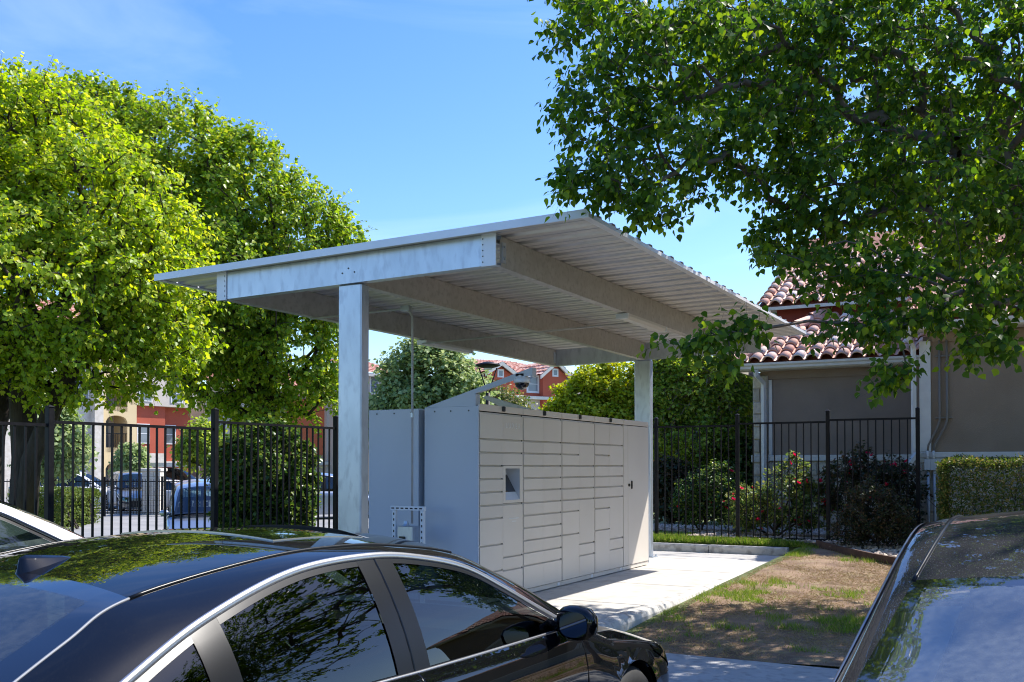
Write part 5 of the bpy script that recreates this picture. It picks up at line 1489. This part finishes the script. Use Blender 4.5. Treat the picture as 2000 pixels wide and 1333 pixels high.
tree('pear_tree', (tbx[0], tbx[1], 0.), tr3, bl, 4300, 'large dark green tree overhanging from the right edge with drooping leafy branches', 'tree', M['leaf_r'], M['bark_r'], r_tip=.0026, expo=2.0,
     tw=4, tlen=.20, m=6, size=.056, seed=53, shell=.12, single=300, keep=keep_r, droop=1.0, follow=.2, outw=.4, vpow=.5)
# hanging sprays over the brown wall
# trees outside the frame that the cars and windows reflect
tree('pear_tree', (5.2, 6.4, 0.), [(5.2, 6.4, 0), (5.2, 6.4, 1.2), (5.1, 6.4, 2.4)], [(5.0, 6.4, 5.2, 2.6, 2.6, 2.2), (3.6, 6.8, 4.4, 1.6, 1.8, 1.4), (6.4, 5.2, 4.6, 1.8, 1.8, 1.6)], 700,
     'leafy pear tree right of the parked dark sedan, outside the picture', 'tree', M['leaf_r'], M['bark_r'], r_tip=.006, tw=4, tlen=.4, m=7, size=.10, seed=54)
for k, (x_, y_, sz_) in enumerate(((-9, -16, 1.), (-2, -19, 1.15), (6, -17, 1.05), (13, -12, 1.1))):
    tree('pear_tree', (x_, y_, -.1), [(x_, y_, -.1), (x_, y_, 1.2), (x_, y_, 2.4)], [(x_, y_, 4.6 * sz_, 3.0, 3.0, 2.4 * sz_), (x_ - 1.6, y_ + .6, 3.6, 1.8, 1.8, 1.5), (x_ + 1.6, y_ - .6, 3.8, 1.8, 1.8, 1.6)], 330,
         ['green tree in the row behind the camera, farthest left', 'green tree in the row behind the camera, second from the left', 'green tree in the row behind the camera, second from the right', 'green tree in the row behind the camera, farthest right'][k], 'tree', M['leaf_l2'], M['bark'], r_tip=.007, tw=4, tlen=.6, m=8, size=.17, seed=90 + k, group='trees behind the camera')
# trees behind
def simple_tree(name, px, pyc, D, rx, ry, gz_, n, label, lm, bm='bark', size=.07, seed=1, cat='tree', blobs=None, multi=0, tl=.3, tw=4, m=6, shell=.3, tmpl=HEART, **kw):
    c = at(px, pyc, D)
    rr = random.Random(seed)
    if blobs is None:
        blobs = []
        for k in range(9):
            a = rr.uniform(0, 6.28); q = rr.uniform(.2, .7)
            blobs.append(pb(px + rx * q * math.cos(a), pyc + ry * q * math.sin(a), D + rr.uniform(-.5, .5), rx * rr.uniform(.38, .58), ry * rr.uniform(.38, .58), rx / F * D * .6))
    else: blobs = [pb(b[0], b[1], D, b[2], b[3]) for b in blobs]
    tr = [(c[0], c[1], gz_), (c[0], c[1], gz_ + .5), (c[0] + .03, c[1], gz_ + max(.8, (c[2] - gz_) * .55))]
    ex = []
    for k in range(multi):
        a = 6.28 * k / multi; dx, dy = math.cos(a) * .25, math.sin(a) * .2
        ex.append(([(c[0] + dx * .5, c[1] + dy * .5, gz_), (c[0] + dx * 1.2, c[1] + dy, gz_ + 1.0), (c[0] + dx * 2.5, c[1] + dy * 2, gz_ + 2.2), (c[0] + dx * 4, c[1] + dy * 2, gz_ + 3.4)], [.035, .03, .024, .014]))
    return tree(name, (c[0], c[1], gz_), tr, blobs, n, label, cat, M[lm], M[bm], r_tip=.006, tw=tw, tlen=tl, m=m, size=size, seed=seed, shell=shell, extra_trunks=ex, tmpl=tmpl, droop=.3, **kw)
simple_tree('oak_tree', 835, 760, 33, 105, 85, -.4, 800, 'feathery grey-green tree beyond the lockers, left of the lamp post', 'leaf_oak', size=.13, seed=61, tl=.6, m=8,
            blobs=[(790, 730, 40, 45), (850, 720, 55, 50), (810, 800, 65, 60), (890, 760, 50, 50), (860, 830, 70, 50), (760, 820, 45, 50), (915, 820, 40, 50), (830, 690, 35, 25)])
simple_tree('yellow_green_tree', 1160, 790, 24, 95, 80, 0, 900, 'round yellow-green tree seen over the top of the locker bank', 'leaf_yel', size=.075, seed=62, tl=.26, m=8,
            blobs=[(1160, 760, 50, 42), (1200, 760, 55, 50), (1120, 790, 45, 40), (1180, 820, 70, 50), (1230, 800, 50, 60), (1100, 810, 35, 30), (1140, 820, 60, 40)])
simple_tree('crape_myrtle', 1340, 800, 23.5, 110, 130, .2, 1300, 'multi-stemmed green crape myrtle between the canopy post and the brown building', 'leaf_myr', 'bark_pale', size=.075, seed=63, tl=.3, m=7, multi=7,
            blobs=[(1330, 760, 70, 70), (1400, 770, 60, 70), (1290, 800, 45, 80), (1440, 800, 45, 70), (1350, 860, 80, 60), (1430, 870, 50, 50), (1310, 720, 50, 40), (1390, 720, 55, 30), (1290, 720, 40, 40)])
simple_tree('crape_myrtle', 1425, 860, 27, 60, 80, .2, 500, 'second paler crape myrtle with straight thin stems behind the first', 'leaf_myr', 'bark_pale', size=.09, seed=64, multi=5,
            blobs=[(1420, 780, 60, 50), (1450, 840, 45, 60), (1400, 840, 45, 50)])
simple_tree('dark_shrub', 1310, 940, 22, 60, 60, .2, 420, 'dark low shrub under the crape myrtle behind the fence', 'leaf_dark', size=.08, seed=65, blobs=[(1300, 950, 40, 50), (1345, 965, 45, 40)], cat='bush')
simple_tree('round_shrub', 1430, 960, 23, 60, 60, .2, 420, 'leafy green shrub filling the gap left of the stone column', 'leaf_shrub', size=.08, seed=66, blobs=[(1420, 950, 45, 45), (1455, 920, 30, 60)], cat='shrub')
simple_tree('background_tree', 1480, 800, 45, 200, 130, .0, 700, 'tall green tree mass far behind the crape myrtles', 'leaf_myr', size=.22, seed=67, tl=.8, blobs=[(1330, 850, 90, 80), (1450, 830, 90, 90), (1260, 870, 60, 70), (1400, 760, 60, 50)])
simple_tree('olive_tree', 105, 850, 40, 65, 90, -.5, 500, 'grey-green tree in front of the stone apartments at the left', 'leaf_oak', size=.15, seed=68, tl=.5, blobs=[(100, 830, 50, 60), (130, 870, 40, 50), (70, 790, 50, 60), (90, 900, 45, 30)])
simple_tree('small_tree', 258, 905, 55, 32, 38, -.5, 260, 'small round tree by the arched balconies', 'leaf_oak', size=.16, seed=69, tl=.4, blobs=[(258, 900, 26, 30), (245, 915, 20, 20)])
simple_tree('small_tree', 395, 880, 45, 35, 50, -.5, 260, 'thin young tree in front of the red apartment wall', 'leaf_myr', size=.14, seed=70, tl=.5, blobs=[(395, 860, 30, 35), (370, 880, 25, 25), (410, 890, 20, 30)], shell=.1)
simple_tree('bare_tree', 985, 790, 40, 40, 35, -.3, 160, 'sparse brownish tree right of the lamp post', 'leaf_hedge', 'bark_pale', size=.09, seed=71, tl=.5, blobs=[(985, 790, 45, 25), (960, 780, 30, 25)], shell=.1)
def low_hedge(pxa, pxb, pyt, D, z, depth, label, seed):
    a = at(pxa, pyt, D); b2 = at(pxb, pyt, D)
    rg = np.random.default_rng(seed)
    t = local_frame('clipped_hedge', (pxa + pxb) / 2, D, z, label, 'hedge')
    wd = np.linalg.norm(b2 - a) / 2; h = a[2] - z; n = 9000
    p = rg.uniform((-wd, -depth / 2, 0), (wd, depth / 2, h), (n, 3)); ax = rg.integers(0, 3, n)
    p[ax == 0, 1] = -depth / 2 + rg.normal(size=(ax == 0).sum()) * .03; p[ax == 1, 2] = h + rg.normal(size=(ax == 1).sum()) * .03
    e = .18; 
    corner = np.minimum(np.abs(p[:, 0]) - wd + e, 0) + e; 
    p[:, 2] = np.minimum(p[:, 2], h - .25 * np.clip((np.abs(p[:, 0]) - wd + .3) / .3, 0, 1) ** 2)
    V, Q = leaf_arrays(p, rg.normal(size=(n, 3)), np.array([0, -.5, .7]) + rg.normal(size=(n, 3)) * .5, np.full(n, .09), OVAL)
    link('foliage', arr_mesh('foliage', V, Q, M['leaf_bg']), t, kind='stuff')
    V, Q = frusta(rg.uniform((-wd, -.2, 0), (wd, .2, .1), (60, 3)), rg.uniform((-wd * .9, -.3, h * .5), (wd * .9, .3, h * .85), (60, 3)), np.full(60, .03), np.full(60, .012), 4)
    link('stems', arr_mesh('stems', V, Q, M['bark']), t, kind='stuff')
low_hedge(40, 152, 955, 33, -.5, 1.6, 'bright clipped low hedge behind the left fence post', 81)
low_hedge(150, 182, 957, 36, -.5, 1.6, 'darker short hedge block beside the bright clipped one', 82)

# ------------------------------------------------------------------ street furniture and far fence
t = local_frame('lamp_post', 953, 30, -.3, 'black lamp post with a saucer shaped head on two curved arms', 'lamp post')
H = at(953, 706, 30)[2] + .3
MB().tube([(0, 0, 0), (0, 0, H - .95)], .062, 12).build('pole', M['fence'], t, local=True, smooth=True)
MB().cbox((-.12, -.12, 0), (.12, .12, .5), .02).build('base', M['fence'], t, local=True)
m = MB()
for s in (-1, 1): m.tube([(s * .04, 0, H - 1.0), (s * .10, 0, H - .7), (s * .27, 0, H - .2)], .022, 6)
m.build('arms', M['fence'], t, local=True, smooth=True)
MB().lathe([(0, .02), (.12, .0), (.36, -.07), (.38, -.10), (.30, -.14), (.16, -.18), (0, -.19)], (0, 0, H - .02), 24).build('head', M['fence'], t, local=True, smooth=True)
MB().lathe([(0, -.185), (.13, -.185), (.12, -.23), (0, -.24)], (0, 0, H - .02), 16).build('lens', M['winw'], t, local=True, smooth=True)
t = local_frame('stone_pillar', 301, 43, -.5, 'square pale stone gate pillar with a flat cap among the parked cars', 'pillar')
MB().box((-.36, -.36, 0), (.36, .36, 1.85)).build('core', M['mortar'], t, local=True)
sm = MB().cbox((0, 0, 0), (1, 1, 1), .06).mesh('stone', M['stonebg'])
rs2 = random.Random(5)
for zi in range(9):
    for face in range(2):
        x = -.39
        while x < .38:
            wd = min(rs2.uniform(.18, .36), .39 - x)
            if wd < .08: break
            if face == 0: link('stone', sm, t, (x + .008, -.39, zi * .205 + .008), scale=(wd - .012, .035, .19))
            else: link('stone', sm, t, (.36, x + .008, zi * .205 + .008), scale=(.035, wd - .012, .19))
            x += wd
MB().cbox((-.44, -.44, 1.85), (.44, .44, 2.0), .03).build('cap', M['stonebg'], t, local=True)
# scalloped kerb with wheel stops
WSL = ['leftmost, under the low hedge by the fence post', 'second from the left, below the clipped hedge', 'third from the left, at the hedge corner', 'below the gap after the hedge', 'in front of the white SUV', 'between the white SUV and the grey crossover', 'by the front wheel of the grey crossover', 'just left of the stone pillar wheel bay', 'rightmost, against the stone pillar']
sm = MB().prism([(-.09, 0), (-.07, .11), (.07, .11), (.09, 0)], 0, -.32, .32).mesh('wheel_stop', M['kerb'])
for k, px in enumerate((80, 107, 134, 160, 186, 212, 236, 262, 287)):
    D = 43.5; l = (px - 1000) / F * D; wv = RIGHT * l + FWD * D
    o = link('wheel_stop', sm, None, (wv[0], wv[1], -.503), rot=(0, 0, YAW))
    setp(o, 'small concrete wheel stop ' + WSL[k], 'wheel stop', 'wheel stops along the far car park')
def far_fence(pxa, pxb, D, z, h, label, pitch=.12):
    a = (pxa - 1000) / F * D; b2 = (pxb - 1000) / F * D
    t = local_frame('far_fence', (pxa + pxb) / 2, D, z, label, 'fence')
    w2 = (b2 - a) / 2
    m = MB()
    x = -w2
    while x < w2: m.box((x, -.01, .1), (x + .02, .01, h)); x += pitch
    m.build('pickets', M['fence'], t, local=True, kind='stuff')
    for zz in (.12, h - .12): MB().box((-w2, -.02, zz), (w2, .02, zz + .04)).build('rail', M['fence'], t, local=True)
    x = -w2
    while x < w2 + .1: MB().box((x - .04, -.04, 0), (x + .04, .04, h + .1)).build('post', M['fence'], t, local=True); x += 2.4
far_fence(-20, 700, 41.5, -.5, 1.55, 'long thin black picket fence across the far car park')
far_fence(1270, 1470, 30, .1, 1.7, 'far black fence behind the crape myrtles')

# ------------------------------------------------------------------ apartments
def window(m_parent, x, y, z, wd, h, mullion=True, fr='winw', fw=.07, blinds=False):
    f = MB(); d = .05
    f.box((x - fw, y - d, z - fw), (x + wd + fw, y - .002, z)); f.box((x - fw, y - d, z + h), (x + wd + fw, y - .002, z + h + fw))
    f.box((x - fw, y - d, z), (x, y - .002, z + h)); f.box((x + wd, y - d, z), (x + wd + fw, y - .002, z + h))
    if mullion: f.box((x, y - d * .8, z + h * .48), (x + wd, y - .004, z + h * .52))
    w_ = f.build('window', M[fr], m_parent, local=True)
    MB().box((x, y - .03, z), (x + wd, y - .006, z + h)).build('pane', M['win'], w_, local=True)
    return w_
def wavy_roof(parent, pts_lo, pts_hi, pitch=.3, step=.42, name='roof'):
    """tiled slope between an eave line and a ridge line: barrel rows and courses as real relief"""
    a0, a1 = [np.array(p, float) for p in pts_lo]; b0, b1 = [np.array(p, float) for p in pts_hi]
    L_ = np.linalg.norm(a1 - a0); H_ = np.linalg.norm((b0 + b1) / 2 - (a0 + a1) / 2)
    nu = int(max(4, L_ / pitch * 4)); ncr = int(max(2, H_ / step))
    u = np.linspace(0, 1, nu + 1)
    rows = []
    nrm = norm(np.cross(a1 - a0, b0 - a0)); 
    if nrm[2] < 0: nrm = -nrm
    for c in range(ncr):
        for f, lift in ((0, .07), (.98, .0)):
            v = (c + f) / ncr
            base = (a0 + (a1 - a0) * u[:, None]) * (1 - v) + (b0 + (b1 - b0) * u[:, None]) * v
            rows.append(base + nrm * (lift + .06 * np.abs(np.sin(u * L_ / pitch * np.pi)))[:, None])
    G = np.array(rows)
    return link(name, MB().grid(G).mesh(name, M['bgroof']), parent)
# A: stone and stucco block at the left
class Facade:
    """a wall line through the point seen at px at distance D, turned by drz from facing the camera"""
    def __init__(s, px, D, drz, base, label):
        s.t = local_frame('apartment_building', px, D, base, label, 'building', drz=drz)
        s.c = math.cos(drz); s.s = math.sin(drz); s.l0 = (px - 1000) / F * D; s.D = D; s.base = base; s.px = px
    def x(s, px):
        k = (px - 1000) / F
        return (k * s.D - s.l0) / (s.c - k * s.s)
    def z(s, py, px=None):
        d = s.D + (s.x(px) * s.s if px else 0)
        return CAMZ + (HZ - py) / F * d - s.base
FA = Facade(230, 73, R(52), -.5, 'three storey stone and tan apartment block with arched balconies at the far left')
A = FA.t; lx = FA.x; Z = lambda py: FA.z(py, 230)
HT = Z(640)
MB().box((lx(-150), 0, 0), (lx(178), 8, HT)).build('wall', M['stonebg'], A, local=True)
MB().box((lx(176), -.6, 0), (lx(193), 8, HT)).build('wall', M['stonebg'], A, local=True)
xa, xb = lx(194), lx(262); oa, ob = lx(202), lx(244)
floors = [0, Z(875), Z(795), Z(715)]
m = MB(); m.box((xa, -.3, 0), (oa, 1.5, HT)); m.box((ob, -.3, 0), (xb, 1.5, HT))
for k in range(3):
    z0, z1 = floors[k], floors[k + 1]; zs = z0 + 1.9
    n = 12; w2 = (ob - oa) / 2; xc = (oa + ob) / 2
    for i in range(n):
        t0, t1 = -1 + 2 * i / n, -1 + 2 * (i + 1) / n
        za = zs + .45 * math.sqrt(max(0, 1 - t0 * t0)); zb_ = zs + .45 * math.sqrt(max(0, 1 - t1 * t1))
        m.prism([(xc + t0 * w2, za), (xc + t1 * w2, zb_), (xc + t1 * w2, z1), (xc + t0 * w2, z1)], 1, -.3, 0)
    m.box((oa, -.3, z0 - .35), (ob, 1.5, z0))
m.box((xa, -.3, floors[3]), (xb, 8, HT))
m.build('balcony_tower', M['yel'], A, local=True)
MB().box((xa, 1.5, 0), (xb, 8, HT)).build('wall', M['ltan'], A, local=True)
for k in (0, 1, 2):
    z = floors[k]
    r_ = MB(); r_.box((oa, -.28, z + 1.0), (ob, -.22, z + 1.06)); x = oa
    while x < ob: r_.box((x, -.27, z + .05), (x + .025, -.24, z + 1.0)); x += .13
    r_.build('balcony_rail', M['fence'], A, local=True)
    MB().box((oa + .3, 1.44, z), (oa + 1.2, 1.49, z + 2.1)).build('balcony_door', M['win'], A, local=True)
MB().box((lx(262), 0, 0), (lx(322), 8, Z(790))).build('wall', M['red'], A, local=True)
MB().box((lx(262), -.05, 0), (lx(322), 0, Z(885))).build('stone_base', M['stonebg'], A, local=True)
MB().box((lx(322), .6, 0), (lx(380), 8, Z(790))).build('wall', M['red'], A, local=True)
MB().box((lx(322), .4, Z(908)), (lx(380), .59, Z(901))).build('band', M['trim'], A, local=True)
MB().box((lx(250), -.3, Z(790)), (lx(380), 8, HT)).build('upper_wall', M['ltan'], A, local=True)
for px0, px1, py0, py1 in ((139, 170, 743, 783), (268, 290, 828, 864), (140, 162, 900, 920), (60, 88, 745, 785), (330, 350, 828, 864), (268, 290, 745, 780), (330, 350, 745, 780), (60, 88, 835, 870)):
    yy = 0 if px0 < 322 else .6
    if py0 < 800 and px0 > 250: yy = -.3
    window(A, lx(px0), yy, Z(py1), lx(px1) - lx(px0), Z(py0) - Z(py1))
wavy_roof(A, ((lx(-150), -.7, HT), (lx(380), -.7, HT)), ((lx(-140), 4, HT + 2), (lx(370), 4, HT + 2)), pitch=.6)
# second block of the same complex, red bay and tan walls
FD = Facade(560, 84, R(38), -.5, 'tan apartment block with a bright orange-red bay behind the round shrub')
A2 = FD.t; lx = FD.x; Z = lambda py: FD.z(py, 560)
MB().box((lx(400), 0, 0), (lx(560), 8, Z(760))).build('wall', M['ltan'], A2, local=True)
MB().box((lx(560), -.6, Z(888)), (lx(627), 7, Z(780))).build('red_bay', M['orange'], A2, local=True)
MB().box((lx(560), -.3, 0), (lx(627), 7, Z(888))).build('wall', M['tan'], A2, local=True)
MB().box((lx(627), -1.0, 0), (lx(690), 7, Z(750))).build('wall', M['ltan'], A2, local=True)
MB().box((lx(548), -1.3, Z(908)), (lx(690), -1.05, Z(902))).build('band', M['trim'], A2, local=True)
for px0, px1, py0, py1 in ((420, 440, 820, 855), (500, 520, 820, 855), (640, 655, 800, 835), (420, 440, 890, 915)):
    window(A2, lx(px0), 0 if px0 < 600 else -1.0, Z(py1), lx(px1) - lx(px0), Z(py0) - Z(py1))
wavy_roof(A2, ((lx(395), -1.2, Z(758)), (lx(700), -1.2, Z(758))), ((lx(400), 4, Z(720)), (lx(690), 4, Z(720))), pitch=.6)
# B: block behind the post with tiled roof
FB = Facade(745, 84, R(40), -.5, 'tan apartment block with a pink tiled roof just right of the front canopy post')
B = FB.t; lx = FB.x; Z = lambda py: FB.z(py, 745)
MB().box((lx(690), 0, 0), (lx(800), 9, Z(737))).build('wall', M['ltan'], B, local=True)
MB().cbox((lx(688), -.6, Z(738)), (lx(805), -.3, Z(732)), .02).build('fascia', M['trim'], B, local=True)
wavy_roof(B, ((lx(688), -.6, Z(732)), (lx(806), -.6, Z(732))), ((lx(690), 5, Z(696)), (lx(775), 5, Z(696))), pitch=.6, step=.5)
for (a, b2, c, d) in ((724, 737, 738, 769), (724, 737, 792, 815)):
    window(B, lx(a), 0, Z(d), lx(b2) - lx(a), Z(c) - Z(d), fw=.09)
# C: red building with gables
FC = Facade(1030, 80, R(34), -.5, 'red apartment building with white trimmed gables and a pink clay tile roof beyond the lockers')
Cb = FC.t; lxc = FC.x; lzc = lambda py: FC.z(py, 1030)
def gable(x0, x1, y, ze, zp, mat, depth=6):
    xc = (x0 + x1) / 2
    MB().prism([(x0, 0), (x1, 0), (x1, ze), (xc, zp), (x0, ze)], 1, y, y + depth).build('gable_wall', mat, Cb, local=True)
    m = MB(); e = .45; t_ = .3; sl_ = (zp - ze) / (xc - x0)
    for s in (-1, 1):
        xe = x0 - e if s < 0 else x1 + e; ze2 = ze - e * sl_
        m.prism([(xe, ze2), (xc, zp), (xc, zp + t_), (xe, ze2 + t_)], 1, y - .4, y - .25)
        wavy_roof(Cb, ((xe, y - .4, ze2 + t_), (xe, y + 5, ze2 + t_)), ((xc, y - .4, zp + t_), (xc, y + 5, zp + t_)), pitch=.6)
    m.build('barge_board', M['trim'], Cb, local=True)
MB().box((lxc(900), 0, 0), (lxc(1103), 8, lzc(738))).build('wall', M['red'], Cb, local=True)
MB().box((lxc(880), -.9, 0), (lxc(933), 0, lzc(737))).build('wall', M['ltan'], Cb, local=True)
gable(lxc(936), lxc(980), -1.3, lzc(737), lzc(722), M['red'], 1.3)
gable(lxc(1038), lxc(1083), -1.6, lzc(735), lzc(713), M['red'], 1.6)
wavy_roof(Cb, ((lxc(913), -.8, lzc(737)), (lxc(1146), -.8, lzc(735))), ((lxc(965), 6, lzc(693)), (lxc(1065), 6, lzc(690))), pitch=.6, step=.5)
MB().box((lxc(1103), .2, 0), (lxc(1300), 8, lzc(735))).build('wall', M['ltan'], Cb, local=True)
MB().cbox((lxc(936), -1.75, lzc(783)), (lxc(1088), -1.3, lzc(777)), .02).build('band', M['trim'], Cb, local=True)
MB().box((lxc(936), -1.2, 0), (lxc(1088), -.02, lzc(783))).build('lower_wall', M['ltan'], Cb, local=True)
MB().box((lxc(980), -1.1, lzc(783)), (lxc(1038), -.01, lzc(741))).build('front_wall', M['red'], Cb, local=True)
window(Cb, lxc(1016), -1.1, lzc(766), lxc(1034) - lxc(1016), lzc(739) - lzc(766), fw=.16)
window(Cb, lxc(1058), -1.6, lzc(734), .35, .4, False, fw=.12)
window(Cb, lxc(956), -1.3, lzc(741), .35, .4, False, fw=.12)
window(Cb, lxc(1106), .2, lzc(760), 1.2, 1.2)
# far wall of another block to close the view between the trees
D = 88.0
Eb = local_frame('apartment_building', 1350, D, -.5, 'low pale apartment block hardly visible behind the crape myrtles', 'building')
hz_ = CAMZ + (HZ - 800) / F * D + .5
MB().box((-9, 0, 0), (9, 8, hz_)).build('wall', M['ltan'], Eb, local=True)
wavy_roof(Eb, ((-9.5, -.6, hz_), (9.5, -.6, hz_)), ((-8, 5, hz_ + 1.5), (8, 5, hz_ + 1.5)), pitch=.6)
for x in (-6, -3, 0, 3, 6): window(Eb, x, 0, 1.5, 1.1, 1.5)
# shade structure in the middle of the car park, seen through the left fence
t = local_frame('carport', 375, 58, -.5, 'flat pale roofed carport over the back row of cars', 'carport')
MB().box((-2.6, -2, 2.05), (3.4, 2, 2.28)).build('roof', M['trim'], t, local=True)
for x in (-2.2, .4, 3.0): MB().tube([(x, 0, 0), (x, 0, 2.05)], .07, 8).build('post', M['trim'], t, local=True)
